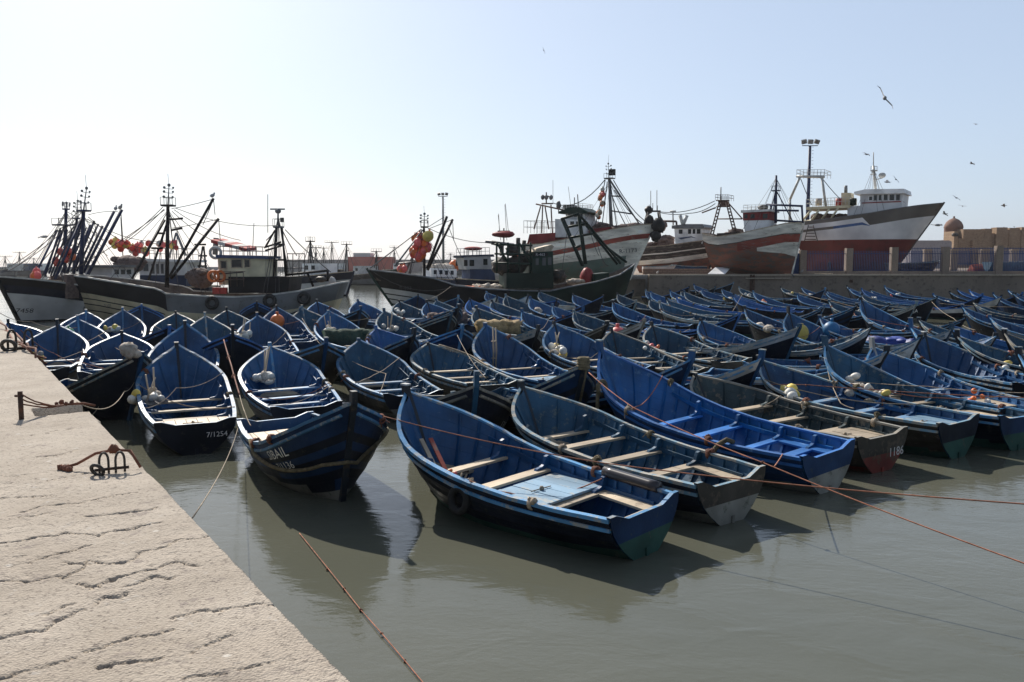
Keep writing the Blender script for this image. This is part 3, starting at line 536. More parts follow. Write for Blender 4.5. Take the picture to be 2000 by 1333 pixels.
ST = {
'a1': dict(roll=-1.8, label='weathered blue boat with pale planked hatch and open stern well, nearest the camera', c='b', rail='b', ex='dark', hatch=(.27, .47, 'deck_b'), thw=[.26, .51, .70], wood=True, bench=.26, notch=.1, tr='ex_stripe', post=.12),
'a2': dict(roll=-1.2, label='faded boat with bare wooden thwarts and notched transom, right behind the nearest boat', c='c', rail='c', ex='dark', thw=[.26, .45, .63, .80], wood=True, bench=.25, notch=.12, anti='anti_w', tr='ex_grey', post=.12),
'a3': dict(roll=-2.8, label='bright blue boat with square well in its stern, khaki rope over its rail', c='a', rail='a', ex='blue', thw=[.13, .27, .46, .64], wood=False, bench=.27, anti='anti_w', notch=.1, stem='in_a', post=.2),
'a4': dict(label='dark boat with blue striped planks lettered SIBAIL, bow pointing at the camera', c='b', rail='b', ex='stripe', hatch=(.1, .3, 'ply'), thw=[.4, .6], post=.2, stem='stem_b', txt=[(-1, 'SIBAIL', .76, .2, .24, W_), (-1, '7/1136', .77, .37, .18, W_), (1, 'MARR', .78, .22, .24, W_), (1, '1076', .80, .40, .2, W_)]),
'a5': dict(label='boat with bare plywood stern deck, its flat transom lettered and close to the quay', c='b', rail='b', ex='dark', hatch=(.03, .27, 'ply'), thw=[.3, .47, .66], wood=True, notch=.08, tr='ex_dark', anti='ex_dark', ttxt=[('7/1254', -.4, .38, .15, W_)], post=.06),
'a6': dict(label='blue boat with white floats in its bow, just behind the striped boat lettered SIBAIL', c='b', rail='b', ex='dark', thw=[.14, .3, .46, .62], wood=False, post=.14),
'a7': dict(label='dark blue boat with worn white rim, directly in front of the boat lettered 1018', c='c', rail='b', ex='grey', thw=[.2, .38, .56], wood=False, post=.08, tr='ex_dark'),
'a8': dict(label='boat with bare wooden thwarts and a frayed hairy rope along its rail', c='c', rail='c', ex='grey', thw=[.15, .32, .48, .66], wood=True, tr='ex_grey', post=.06),
'a9': dict(label='blue boat with pale blue hatch and two poles standing in its bow', c='b', rail='b', ex='blue', hatch=(.12, .34, 'deck_b'), thw=[.38, .6], post=.08),
'b1': dict(label='boat with white smeared paint on its side and green bottomed transom, right of 1186', c='b', rail='c', ex='grey', hatch=(.05, .25, 'deck_b'), thw=[.28, .45, .65], wood=False, tr='ex_dark', post=.12),
'b2': dict(label='long blue boat full of floats with bare planked stern, second from the right edge', c='c', rail='b', ex='dark', hatch=(.06, .3, 'wood'), thw=[.33, .5, .68], wood=True, tr='ex_stripe', post=.24, stem='in_c'),
'b3': dict(label='weathered grey boat with 1186 painted on its transom', c='g', rail='g', ex='grey', hatch=(.08, .24, 'wood'), thw=[.27, .5, .7], wood=True, tr='ex_grey', anti='anti_r', ttxt=[('1186', -.42, .36, .24, W_)], post=.05),
'b4': dict(label='plain blue boat with ribbed blue inside, behind the white bow lettered ESQUILA', c='b', rail='b', ex='dark', thw=[.3, .5], wood=False, post=.1),
'b9': dict(label='blue boat with grey worn rail, its bow beside the coral pink buoy', c='c', rail='g', ex='grey', thw=[.2, .36, .55, .7], wood=True, post=.15),
'b8': dict(label='faded boat with pale floats lined along its left rail, right of the pink buoy', c='c', rail='c', ex='grey', thw=[.2, .4, .6], wood=True, post=.16),
'c3': dict(label='blue boat with wicker and white floats in its bow, behind the boat with pale hatch', c='b', rail='b', ex='dark', thw=[.2, .4, .58], wood=True, post=.12),
'c4': dict(label='blue boat with planked floor and orange rope by its stern, at the lower right edge', c='b', rail='b', ex='dark', hatch=(.2, .4, 'wood'), thw=[.44, .62], wood=False, post=.3, stem='ex_white'),
'd1': dict(label='long dark boat lettered 7.02 with net lump on its bow, lying against the quay', c='b', rail='c', ex='dark', anti='ex_dark', thw=[.3, .5, .7], txt=[(-1, '7.02', .6, .3, .24, W_)], post=.02),
'd2': dict(label='open boat with four white lit thwarts nearest the quay edge', c='b', rail='b', ex='dark', thw=[.1, .26, .42, .58], wood=False, post=.2),
'd4': dict(label='dark boat lettered 1171 between open blue boats near the quay', ex='dark', txt=[(-1, '7.1171', .7, .24, .22, W_), (1, '49', .8, .24, .22, W_)], post=.06),
'd5': dict(label='open blue boat behind the plywood decked one, right of 1171', post=.1, thw=[.2, .4, .6]),
'e7': dict(label='dark boat with dull yellow stars painted on its bow', ex='dark', txt=[(-1, '*  *', .78, .26, .4, 'letter_y')]),
'e6': dict(label='blue boat holding the orange buoy in its bow', c='b'),
'e3': dict(label='dark boat half hidden by the quay edge, farthest left of the blue boats', ex='dark'),
'e5': dict(label='open blue boat with a round white float and poles on its left rail', c='b', rail='b', thw=[.25, .42, .6], wood=False, post=.14),
'f1': dict(label='blue boat with a heap of tall floats in its bow, left of the green net', c='b', rail='b', post=.02),
'f6': dict(label='small blue hulled boat lettered 177 in front of the black trawler bow', ex='blue', txt=[(1, '177', .78, .3, .34, W_)]),
'f7': dict(label='blue boat with a ring of striped floats hanging in its bow', c='b', rail='b'),
'g3': dict(label='blue hulled boat with bow in front of the ochre net heap', ex='blue'),
'h5': dict(label='brown grey boat lettered Z17 left of the pink buoy', ex='grey', c='g', txt=[(-1, 'Z17', .78, .32, .3, W_)]),
'h6': dict(label='boat with white painted top strake beside the pink buoy', ex='white', c='g'),
'h7': dict(label='dark boat lettered T-1080 with its bow toward the right', ex='dark', txt=[(-1, 'T-1080', .72, .28, .3, W_)]),
'k5': dict(label='black hulled boat lettered NOUGA with a rope running off its bow', ex='dark', txt=[(-1, 'NOUGA', .72, .25, .3, W_)]),
'l4': dict(label='boat with white strake under its rail, in front of the plank decked boat, far right', ex='white', post=.22),
'l5': dict(label='white bowed boat with worn ESQUILA lettering', ex='allwhite', c='b', txt=[(-1, 'ESQUILA', .72, .2, .24, 'letter_k'), (-1, '7/1106', .76, .42, .2, 'letter_k')], post=.1),
'l7': dict(label='boat with white painted bow at the right edge, right of the float filled bow', ex='white', stem='stem_b'),
'l9': dict(label='dark blue boat lettered 139 behind the bright blue boat', ex='stripe', txt=[(-1, '139', .75, .4, .3, W_)], post=.2, rail='b'),
'm1': dict(label='boat with broad white strake and bow post, left of the single cream float', ex='white', rail='b', c='b', post=.2),
'm3': dict(label='blue boat lettered U2 with a thick rope wound round its bow post', ex='stripe', txt=[(-1, 'U2', .72, .26, .3, 'letter_y')], post=.02, c='c', rail='c'),
'm4': dict(label='brown topped boat numbered 1303 with its dark post toward the camera', ex='dark', c='c', rail='g', txt=[(1, '1303', .8, .3, .2, W_), (-1, 'A', .8, .3, .2, W_)], post=.3),
'm5': dict(label='dark boat lettered 1018 with tall square bow post', ex='dark', txt=[(-1, '1018', .74, .3, .34, W_)], post=.24, stem='stem_b'),
'm6': dict(label='dark boat lettered AF behind the boat with white floats', ex='grey', txt=[(1, 'AF', .8, .33, .3, W_), (-1, '8', .72, .3, .3, W_)], post=.16),
'm7': dict(label='dark blue boat lettered ITTX and 281 with rope up its bow', ex='dark', txt=[(-1, 'ITTX', .76, .32, .34, W_), (1, '281', .8, .36, .24, W_)], post=.3, stem='stem_b'),
'l6': dict(label='faded teal blue boat with white float pile on its left rail, at the right edge', c='c', rail='c', stem='stem_b', post=.2),
'l8': dict(label='worn boat with rust brown rope on its rail, cut by the right photo edge', c='c', rail='g'),
'l3': dict(label='blue boat with tall square bow post and pale plank deck inside', c='b', hatch=(.25, .45, 'wood'), post=.35, stem='in_b'),
'b5': dict(label='blue boat carrying a yellow sack and a blue sheet near its bow', c='b', post=.3, stem='stem_b'),
'b6': dict(label='large blue boat with curved white rim and rope hanging at its middle', c='b', rail='b', ex='white', hatch=(.15, .4, 'wood')),
'c1': dict(label='blue boat with curled rim, its bow just left of the boat lettered T-1080', c='b', rail='b'),
'h8': dict(label='blue boat with two pale float sacks on its left rail, right of T-1080', c='b', rail='b'),
'm9': dict(label='blue boat under a royal blue tarpaulin', c='b'),
'c2': dict(label='broad open blue boat with pale blue rims in front of the grey pier wall', c='a', rail='b', thw=[.2, .4, .6]),
'h2': dict(label='large open blue boat with a dark patch inside its bow, below the green wheelhouse', c='b', rail='b'),
'e9': dict(label='open blue boat in front of the pale water gap between the trawlers', c='b', rail='b'),
'f2': dict(label='open blue boat with a post on its bow, silhouetted on the pale water gap', c='b', rail='b'),
'c9': {},
}
ORD = ['first', 'second', 'third', 'fourth', 'fifth', 'sixth', 'seventh', 'eighth', 'ninth', 'tenth', 'eleventh', 'twelfth', 'thirteenth', 'fourteenth', 'fifteenth', 'sixteenth', 'seventeenth', 'eighteenth', 'nineteenth', 'twentieth']
rows = {}; specs = {}
for r_ in BOATS.split(';'):
    q = r_.split(); specs[q[0]] = tuple(float(x) for x in q[1:])
for i, s in specs.items():
    if i in ST and 'label' in ST[i]: continue
    px = 1000 + F * s[0] / s[1]
    zone = 'in front of the cream trawler' if px < 690 else ('in front of the black trawler' if px < 1215 else 'before the grey pier wall')
    far = 'back rows' if s[1] > (45 if px < 1215 else 55) else 'middle rows'
    rows.setdefault((zone, far, s[2] < 0), []).append((px, i))
for (zone, far, opn), l in rows.items():
    l.sort()
    for k, (px, i) in enumerate(l):
        d = ST.setdefault(i, {})
        nm = ORD[k] if k < len(ORD) else str(k + 1) + 'th'
        d['label'] = ('open blue boat, inside showing, ' if opn else 'boat showing its outer hull, ') + nm + ' from left, ' + far + ' ' + zone
        if not opn: d.setdefault('ex', rnd.choice(['dark', 'stripe', 'blue', 'dark', 'white']))
BT = {}
for i, s in specs.items(): BT[i] = make_boat(s, ST[i])
bpy.context.view_layer.update()
def bpt(i, u, v, z):      # point in boat i: u along, v across (-1..1 of the inside), z height
    o, S = BT[i]; return o.matrix_world @ Vector((S.xz(u, z), v * S.yz(u, z, -.05), z))
def rpt(i, u, side, dz=.04):
    o, S = BT[i]; z = S.sheer(u); return o.matrix_world @ Vector((S.L * (u - .5), side * S.yz(u, z), z + dz))
# ------------------------------------------------------------------ trawlers
M['hull_black'] = paint('black_trawler_paint', (.010, .010, .012), (.035, .03, .025), .3, .55, scale=1.5)
M['hull_navy'] = paint('navy_trawler_paint', (.010, .014, .034), (.05, .05, .06), .25, .5, scale=1.5)
M['hull_cream'] = paint('cream_trawler_paint', (.55, .48, .33), (.25, .2, .14), .25, .55, scale=1.5)
M['hull_white'] = paint('white_trawler_paint', (.75, .75, .75), (.3, .25, .2), .2, .55, scale=1.5)
M['hull_peel'] = paint('peeling_white_planks', (.74, .70, .63), (.22, .15, .11), .36, .7, scale=2.2, stretch=(.35, 1, 2.5))
M['hull_peelr'] = paint('peeling_red_planks', (.30, .055, .035), (.22, .15, .12), .45, .7, scale=2.2, stretch=(.4, 1, 2))
M['hull_rust'] = paint('rust_stained_planks', (.22, .085, .055), (.12, .1, .085), .55, .75, scale=1.6, stretch=(.5, 1, 1.6))
M['hull_brown'] = paint('dark_tarred_planks', (.035, .025, .02), (.16, .13, .11), .5, .7, scale=2, stretch=(.4, 1, 2))
M['hull_green'] = paint('dark_green_trawler_paint', (.004, .022, .014), (.014, .02, .017), .25, .5, scale=1.5)
M['hull_grey'] = paint('grey_trawler_paint', (.14, .145, .15), (.12, .11, .1), .3, .6, scale=1.5)
M['hull_brgrey'] = paint('brown_grey_primer', (.13, .115, .10), (.09, .075, .065), .2, .6, scale=.9)
M['hull_oxide'] = paint('red_oxide_paint', (.15, .018, .015), (.09, .03, .025), .4, .55, scale=.9)
M['hull_clean'] = paint('clean_white_topsides', (.80, .81, .85), (.6, .6, .62), .12, .4, scale=.8)
M['hull_stripeblue'] = paint('faded_blue_line_paint', (.05, .12, .3), (.3, .32, .36), .3, .5, scale=1.5)
M['hull_greenpale'] = paint('pale_green_bottom_paint', (.10, .15, .13), (.2, .19, .17), .45, .7, scale=1.5)
M['deckg'] = paint('worn_ship_deck', (.14, .11, .09), (.22, .18, .14), .5, .8)
M['wh_white'] = paint('white_deckhouse_paint', (.78, .79, .8), (.35, .28, .22), .18, .5, scale=2)
M['wh_cream'] = paint('cream_deckhouse_paint', (.68, .61, .42), (.3, .24, .16), .15, .5, scale=2)
M['wh_blue'] = paint('grey_blue_deckhouse_paint', (.04, .06, .12), (.1, .1, .12), .2, .5, scale=2)
M['wh_red'] = paint('deep_red_deckhouse_paint', (.24, .03, .03), (.2, .1, .08), .2, .5, scale=2)
M['wh_dark'] = paint('black_deckhouse_paint', (.01, .01, .011), (.06, .05, .045), .25, .6, scale=2)
M['steel_dark'] = paint('dark_mast_paint', (.010, .010, .013), (.08, .05, .04), .25, .5)
M['steel_blue'] = paint('navy_mast_paint', (.02, .03, .08), (.06, .05, .06), .25, .5)
M['steel_green'] = paint('green_gantry_paint', (.005, .024, .016), (.06, .05, .04), .3, .5)
M['steel_white'] = paint('white_steel_paint', (.55, .54, .5), (.35, .25, .18), .25, .45)
M['steel_grey'] = paint('grey_steel_paint', (.16, .17, .18), (.2, .13, .1), .3, .45)
M['steel_rust'] = paint('rusty_brown_steel', (.085, .05, .04), (.16, .08, .05), .45, .7)
M['wire'] = paint('rigging_wire', (.05, .045, .045), (.1, .08, .07), .3, .6)
M['awn'] = paint('white_awning', (.6, .58, .55), (.4, .36, .34), .2, .8)
M['awnr'] = paint('red_awning_stripe', (.42, .07, .06), (.4, .2, .17), .2, .8)
def glass(name, c):
    m, nt, b = mat_base(name); b.inputs['Base Color'].default_value = (*c, 1); b.inputs['Roughness'].default_value = .08; b.inputs['IOR'].default_value = 1.5
    M[name] = m
glass('dark_window_glass', (.015, .02, .025)); glass('grey_window_glass', (.07, .08, .09))
GL = 'dark_window_glass'
class Ship:
    def __init__(s, name, label, bow, stern, B, zk, sheer, bands, group='fishing trawlers in the harbour', bulw=.9, shape=None, rail=None, railr=.07, cat='trawler', stem=.14, trans=.55, keelrise=0):
        """bow / stern = (px, py, depth); sheer = list of photo points along the rail; bands = [((kind, value), material)...] from rail to keel"""
        P, Q = aty(*bow), aty(*stern); s.zk = zk; s.B = B
        d = Vector((P.x - Q.x, P.y - Q.y, 0)); s.L = d.length; s.d = d.normalized(); s.n = Vector((-s.d.y, s.d.x, 0)); s.c = Vector(((P.x + Q.x) / 2, (P.y + Q.y) / 2, 0))
        s.cs = 1 if s.n.dot(-s.c) > 0 else -1        # which side of the ship the quay sees
        s.root = empty(name, s.c, math.atan2(s.d.y, s.d.x), label, cat, group)
        pts = sorted([s.q(*p) for p in sheer], key=lambda p: p.x); s.sx = [p.x / s.L + .5 for p in pts]; s.sz = [p.z for p in pts]
        s.shape = shape or ([0, .06, .15, .3, .5, .68, .8, .9, .96, 1], [trans, .74, .88, .98, 1, .93, .76, .48, .23, .02]); s.stem = stem; s.kr = keelrise
        s.hull(bands, bulw, rail, railr)
    def q(s, px, py, off=0):
        r = ray(px, py); o = Vector((0, 0, H)); n = s.n; p0 = s.c + n * off
        t = (p0 - o).dot(n) / r.dot(n); w = o + r * t - s.c
        return Vector((w.dot(s.d), off, w.z))
    def sheer(s, u): return float(np.interp(u, s.sx, s.sz))
    def keel(s, u): return s.zk + s.kr * max(0, u - .6) ** 2
    def hb(s, u): return float(np.interp(u, *s.shape)) * s.B / 2
    def hp(s, u, z, side=1, out=0):
        zs, zk = s.sheer(u), s.keel(u); t = min(1, max(0, (zs - z) / (zs - zk))); b = s.hb(u)
        w = min(1, max(0, (u - .45) / .55)); w = w * w * (3 - 2 * w); st = max(0, 1 - u / .3)
        y = b * ((1 - t ** 3) ** .5 * (1 - w) * (1 - st) + (1 - t ** 1.3) * w + (1 - t ** 1.6) * (1 - w) * st)
        x = s.L * (u - .5) - s.L * s.stem * max(0, (u - .5) / .5) ** 2 * t + s.L * .07 * max(0, 1 - u / .25) ** 1.5 * t
        return Vector((x, side * (y + out), z))
    def hull(s, bands, bulw, rail, railr):
        us = [0, .03, .08, .15, .22, .3, .4, .5, .6, .68, .75, .82, .88, .92, .95, .975, .99, 1]
        names = []; b = MB()
        ul = sorted(set(us + [x for x in s.sx if 0 < x < 1]))
        def zof(bd, u):
            k, v = bd
            if k == 's': return s.sheer(u) - v
            if k == 'z': return v
            if k == 'f': return s.sheer(u) - v(u)
        for i, (bd, mt) in enumerate(bands):
            nx = bands[i + 1][0] if i + 1 < len(bands) else None
            mf = mt if callable(mt) else (lambda u, m_=mt: m_)
            def MI(u):
                m_ = mf(u)
                if m_ not in names: names.append(m_)
                return names.index(m_)
            for side in (1, -1):
                vs = []
                for u in ul:
                    z0 = min(zof(bd, u), s.sheer(u)); z1 = max(s.keel(u), min(z0, zof(nx, u))) if nx else s.keel(u)
                    for k in range(4): vs.append(s.hp(u, z0 + (z1 - z0) * k / 3, side))
                fs = []; mi = []
                for a in range(len(ul) - 1):
                    for k in range(3):
                        q = (a * 4 + k, a * 4 + 4 + k, a * 4 + 5 + k, a * 4 + 1 + k); fs.append(q if side < 0 else q[::-1]); mi.append(MI((ul[a] + ul[a + 1]) / 2))
                b.add(vs, fs, mi, True)
            # stern face
            z0 = min(zof(bd, 0), s.sheer(0)); z1 = max(s.keel(0), min(z0, zof(nx, 0))) if nx else s.keel(0)
            A = [s.hp(0, z0 + (z1 - z0) * k / 3, 1) for k in range(4)]; C = [s.hp(0, z0 + (z1 - z0) * k / 3, -1) for k in range(4)]
            b.add(A + C, [(k, k + 1, k + 5, k + 4) for k in range(3)], MI(0))
        # inside of the bulwark and the deck
        for side in (1, -1):
            vs = []
            for u in ul: vs += [s.hp(u, s.sheer(u), side, -.1 if u < .97 else 0), s.hp(u, s.sheer(u) - bulw, side, -.1 if u < .97 else 0), Vector((s.hp(u, s.sheer(u) - bulw).x, 0, s.sheer(u) - bulw + .05))]
            fs = []
            for a in range(len(ul) - 1):
                for k in range(2): q = (a * 3 + k, a * 3 + 3 + k, a * 3 + 4 + k, a * 3 + 1 + k); fs.append(q if side > 0 else q[::-1])
            if 'deckg' not in names: names.append('deckg')
            b.add(vs, fs, names.index('deckg'))
        s.h = b.build('hull', names, s.root)
        b = MB()
        for side in (1, -1): b.tube([s.hp(u, s.sheer(u) + .02, side, -.03 if u < .97 else 0) for u in ul], railr, 4)
        b.tube([s.hp(0, s.sheer(0) + .02, 1), s.hp(0, s.sheer(0) + .02, -1)], railr, 4)
        b.build('cap_rail', rail or 'wood', s.root)
        b = MB(); zb = s.sheer(1); b.tube([s.hp(1, z, 1) + Vector((.03, 0, 0)) for z in np.linspace(s.keel(1), zb + .12, 7)], .14, 4); b.build('stem_post', names[0], s.root)
    # --- parts traced on the ship's middle plane
    def bars(s, name, segs, r, mat, off=0, n=6, r2=None, parent=None):
        r = r * (.68 if 'boom' in name else .85)
        b = MB()
        for g in segs:
            o0 = g[4] if len(g) > 4 else off; o1 = g[5] if len(g) > 5 else o0
            b.bar(s.q(g[0], g[1], o0), s.q(g[2], g[3], o1), r, n, 0, r2)
        return b.build(name, mat, parent or s.root)
    def house(s, name, poly, hw, mat, off=0, parent=None, side=True):
        """deckhouse: a side outline in photo points pushed across the ship"""
        f = s.cs * hw; p = [s.q(x, y, off + f) for x, y in poly]; b = MB()
        b.prism([(v.x, v.z) for v in p], off - hw, off + hw); return b.build(name, mat, parent or s.root)
    def windows(s, house, rects, hw, off=0, mat=GL, frame=None):
        for x0, y0, x1, y1 in rects:
            A = s.q(x0, y0, off + s.cs * hw); C = s.q(x1, y1, off + s.cs * hw)
            for sd_ in (1, -1):
                b = MB(); c = ((A.x + C.x) / 2, off + sd_ * hw, (A.z + C.z) / 2); b.box(c, (abs(A.x - C.x), .06, abs(A.z - C.z)))
                wn = b.build('window', mat, house)
                if frame:
                    dx, dz = abs(A.x - C.x) / 2, abs(A.z - C.z) / 2; b = MB()
                    for a, e, g, h in ((-dx, 0, .06, 2 * dz + .06), (dx, 0, .06, 2 * dz + .06), (0, dz, 2 * dx, .06), (0, -dz, 2 * dx, .06)): b.box((c[0] + a, c[1] + sd_ * .02, c[2] + e), (g, .07, h))
                    b.build('window_frame', frame, wn)
    def rail(s, name, x0, y0, x1, y1, h, hw, mat, n=6, r=.025, off=0):
        A, C = s.q(x0, y0, s.cs * hw + off), s.q(x1, y1, s.cs * hw + off); b = MB()
        for sd_ in (1, -1):
            a = Vector((A.x, sd_ * hw + off, A.z)); c = Vector((C.x, sd_ * hw + off, C.z))
            for k in (.5, 1.): b.bar(a + Vector((0, 0, h * k)), c + Vector((0, 0, h * k)), r, 4)
            for i in range(n + 1): p = a.lerp(c, i / n); b.bar(p, p + Vector((0, 0, h)), r, 4)
        for e in (A, C):
            for k in (.5, 1.): b.bar((e.x, -hw + off, e.z + h * k), (e.x, hw + off, e.z + h * k), r, 4)
        return b.build(name, mat, s.root)
    def text(s, t, px, py, size, mat='letter_k', tilt=0):
        vs, fs = textmesh(t); ww = max(v[0] for v in vs); b = MB(); P = s.q(px, py, s.cs * s.B * .3); V = []
        sg = -s.cs
        for a, c, _ in vs:
            x = P.x + sg * (a - ww / 2) * size; z = P.z + (c - .35) * size + tilt * (a - ww / 2) * size; u = (x + s.L * s.stem * .35 * 0) / s.L + .5
            best = None                                       # walk u until the hull point has this x
            for _k in range(8): p = s.hp(u, z, s.cs, .03); u += (x - p.x) / s.L
            V.append(s.hp(u, z, s.cs, .03))
        return b.add(V, fs).build('lettering', mat, s.h)
    def tyres(s, pts, Rt=.5):
        for px, py in pts:
            p = s.q(px, py, s.cs * s.B / 2); u = p.x / s.L + .5; y = s.hp(u, p.z, s.cs).y; b = MB()
            b.ring((p.x, y + s.cs * .12, p.z), Rt * .72, Rt * .3, (0, 1, .12), 18, 8); t = b.build('tyre_fender', 'rubber', s.root)
            b = MB(); b.bar((p.x, y + s.cs * .1, p.z + Rt), (p.x, y, s.sheer(u) + .05), .02, 5); b.build('fender_rope', 'rope_t', t)
    def wires(s, segs, r=.028, name='rigging', mat='wire'):
        b = MB()
        for g in segs:
            sg = g[4] if len(g) > 4 else .1; o0 = g[5] if len(g) > 5 else 0; o1 = g[6] if len(g) > 6 else o0
            b.tube(sag(s.q(g[0], g[1], o0), s.q(g[2], g[3], o1), sg, 8), r, 4)
        return b.build(name, mat, s.root)
    def blob(s, name, px, py, r, mat, sc=(1, 1, 1), off=0, jit=.12):
        b = MB(); c = s.q(px, py, off)
        if 'heap' not in name and 'net' not in name: b.sph(c, r, sc, 14, jit=jit); return b.build(name, mat, s.root)
        b.sph(c - Vector((0, 0, r * .25 * sc[2])), r * .8, sc, 16, jit=.08)
        for k in range(11):
            a = rnd.uniform(0, 6.28); q = rnd.uniform(.3, .85)
            b.sph(c + Vector((math.cos(a) * q * r * sc[0], math.sin(a) * q * r * sc[1], rnd.uniform(-.45, .5) * (1.1 - q) * r * sc[2])), r * rnd.uniform(.22, .5), (rnd.uniform(.8, 1.5), rnd.uniform(.8, 1.3), rnd.uniform(.5, .9)), 9, jit=.16)
        for k in range(4):
            a = rnd.uniform(0, 6.28); b.tube(wig([c + Vector((math.cos(a + t) * r * sc[0] * .8, math.sin(a + t) * r * sc[1] * .8, r * sc[2] * (.35 - .12 * t))) for t in (0, .4, .8, 1.2, 1.6)], r * .06), r * .04, 5)
        return b.build(name, mat, s.root)
    def mast(s, x0, y0, x1, y1, r, mat, cross=(), off=0, tip=None):
        r *= .85; T_ = s.q(x1, y1, off); F_ = s.q(x0, y0, off); bb = MB()
        for dx in (-.32, .3, -.6, .55):
            u = min(.97, max(.03, (F_.x + dx * (T_.z - F_.z)) / s.L + .5))
            for sd_ in (1, -1): bb.bar(T_ + Vector((0, 0, -.3)), s.hp(u, s.sheer(u), sd_, -.1), .02, 4)
        bb.build('shroud', 'wire', s.root)
        b = MB(); b.bar(s.q(x0, y0, off), s.q(x1, y1, off), r, 8, 0, r * .75); m = b.build('mast', mat, s.root)
        for px0, px1, py in cross:
            A, C = s.q(px0, py, off), s.q(px1, py, off); b = MB(); b.box((A + C) / 2, (abs(A.x - C.x), abs(A.x - C.x) * .8, .12))
            w_ = abs(A.x - C.x) / 2; c = (A + C) / 2
            for sx in (-1, 0, 1):
                for sy in (-1, 1): b.bar(c + Vector((sx * w_, sy * w_ * .8, 0)), c + Vector((sx * w_, sy * w_ * .8, .55)), .022, 4)
            for sy in (-1, 1): b.bar(c + Vector((-w_, sy * w_ * .8, .55)), c + Vector((w_, sy * w_ * .8, .55)), .022, 4)
            b.build('crosstree', mat, m)
        if tip:
            b = MB(); p0 = s.q(x1, y1, off); p1 = s.q(tip[0], tip[1], off); b.bar(p0, p1, .06, 5, 0, .03)
            hh = (p1 - p0).length
            for k in (.35, .6, .8):
                p = p0.lerp(p1, k); b.bar(p + Vector((-.3, 0, 0)), p + Vector((.3, 0, .05)), .025, 4); b.sph(p + Vector((.3, 0, .12)), .1, n=6); b.sph(p + Vector((-.3, 0, .1)), .08, n=6)
            b.sph(p1, .12, n=6); b.bar(p1, p1 + Vector((.05, 0, hh * .55)), .015, 4); b.build('mast_head', 'steel_grey', m)
        return m
def buoys(name, label, s, pts, r, mats, group='buoy strings hung on the trawlers', off=0):
    """a bunch of round buoys tied to a line on a ship; pts = photo points"""
    r *= .62; pts = [q for x, y in pts for q in ((x, y), (x + rnd.uniform(-4, 4), y + rnd.uniform(-4, 4)))]
    P = [s.root.matrix_basis @ s.q(x, y, off + rnd.uniform(-.5, .5)) for x, y in pts]
    c = P[0]; o = empty(name, c, 0, label, 'buoys', group)
    b = MB(); b.tube(wig([p - c for p in P], .05), .03, 5); b.build('line', 'rope_t', o)
    for k, p in enumerate(P):
        rr = r * rnd.uniform(.8, 1.15); b = MB(); b.sph(p - c, rr, (1, 1, 1.12), 12); b.bar(p - c + Vector((0, 0, rr)), p - c + Vector((0, 0, rr * 1.4)), rr * .22, 6); b.build('buoy', rnd.choice(mats), o)
    return o
Z0 = ('s', 0)
# --- cream trawler across the left of the basin
A = Ship('fishing_trawler', 'black bowed cream trawler with cream wheelhouse and two slanting dark booms', (122, 538, 57), (673, 553, 57.5), 5.4, -1.2,
    [(122, 537), (180, 541), (250, 550), (330, 562), (344, 567), (352, 572), (420, 576), (480, 578), (540, 575), (600, 567), (640, 559), (673, 552)],
    [(Z0, lambda u: 'hull_black' if u > .59 else 'hull_grey'), (('s', 1.15), lambda u: 'hull_cream' if u > .59 else 'hull_cream'), (('s', 1.5), lambda u: 'hull_black' if u > .6 else 'hull_cream'), (('s', 1.58), 'hull_cream'), (('s', 1.9), lambda u: 'hull_black' if u > .6 else 'hull_cream'), (('s', 1.98), 'hull_cream'), (('s', 2.35), lambda u: 'hull_black' if u > .66 else 'hull_cream'), (('s', 2.43), 'hull_cream'), (('z', .1), 'hull_black')], rail='steel_white', trans=.6)
A.mast(326, 562, 328, 402, .17, 'steel_dark', [(317, 340, 402)], tip=(330, 362))
A.bars('mast_leg', [(322, 430, 258, 545, 0, 1.6), (325, 440, 290, 547, 0, -1.4), (309, 456, 322, 456), (296, 485, 318, 485)], .09, 'steel_dark')
A.bars('boom', [(417, 388, 331, 541, 1.5, .6)], .15, 'steel_dark'); A.bars('boom', [(427, 427, 334, 545, -1.5, -.6)], .15, 'steel_dark'); A.bars('spar', [(331, 429, 357, 427), (335, 450, 356, 446)], .09, 'steel_dark')
A.wires([(343, 407, 540, 441, .4), (318, 405, 243, 470, .1), (320, 409, 250, 470, .1), (417, 389, 335, 408, .05), (427, 428, 336, 446, .05), (417, 389, 420, 420, 0), (427, 427, 430, 468, 0), (336, 413, 440, 480, .3), (340, 410, 470, 470, .3), (330, 405, 345, 545, 0), (417, 390, 396, 440, .02), (122, 538, 322, 410, .2)])
h = A.house('deckhouse', [(446, 541), (566, 541), (562, 573), (446, 573)], 1.9, 'wh_dark')
h = A.house('wheelhouse', [(425, 503), (517, 503), (517, 557), (428, 557)], 1.7, 'wh_cream'); A.windows(h, [(431, 510, 443, 525), (452, 507, 473, 523), (477, 507, 489, 523)], 1.7, frame='wood')
A.house('roof', [(421, 498), (520, 500), (520, 506), (421, 504)], 1.95, 'wh_blue'); A.rail('roof_rail', 424, 499, 500, 499, .6, 1.6, 'steel_grey')
A.rail('side_rail', 412, 560, 476, 560, 1.0, 2.1, 'steel_rust', 5); A.bars('catwalk', [(420, 536, 474, 532), (420, 547, 474, 546)], .05, 'iron', off=2 * A.cs)
b = MB(); b.ring(A.q(421, 494, 1.8 * A.cs), .36, .1, (0, 1, 0), 16, 7); b.build('life_ring', 'awn', A.root)
for x in (417, 429): b = MB(); b.ring(A.q(x, 540, 2.2 * A.cs), .34, .09, (0, 1, 0), 16, 7); b.build('life_ring', 'orange', A.root)
b = MB()
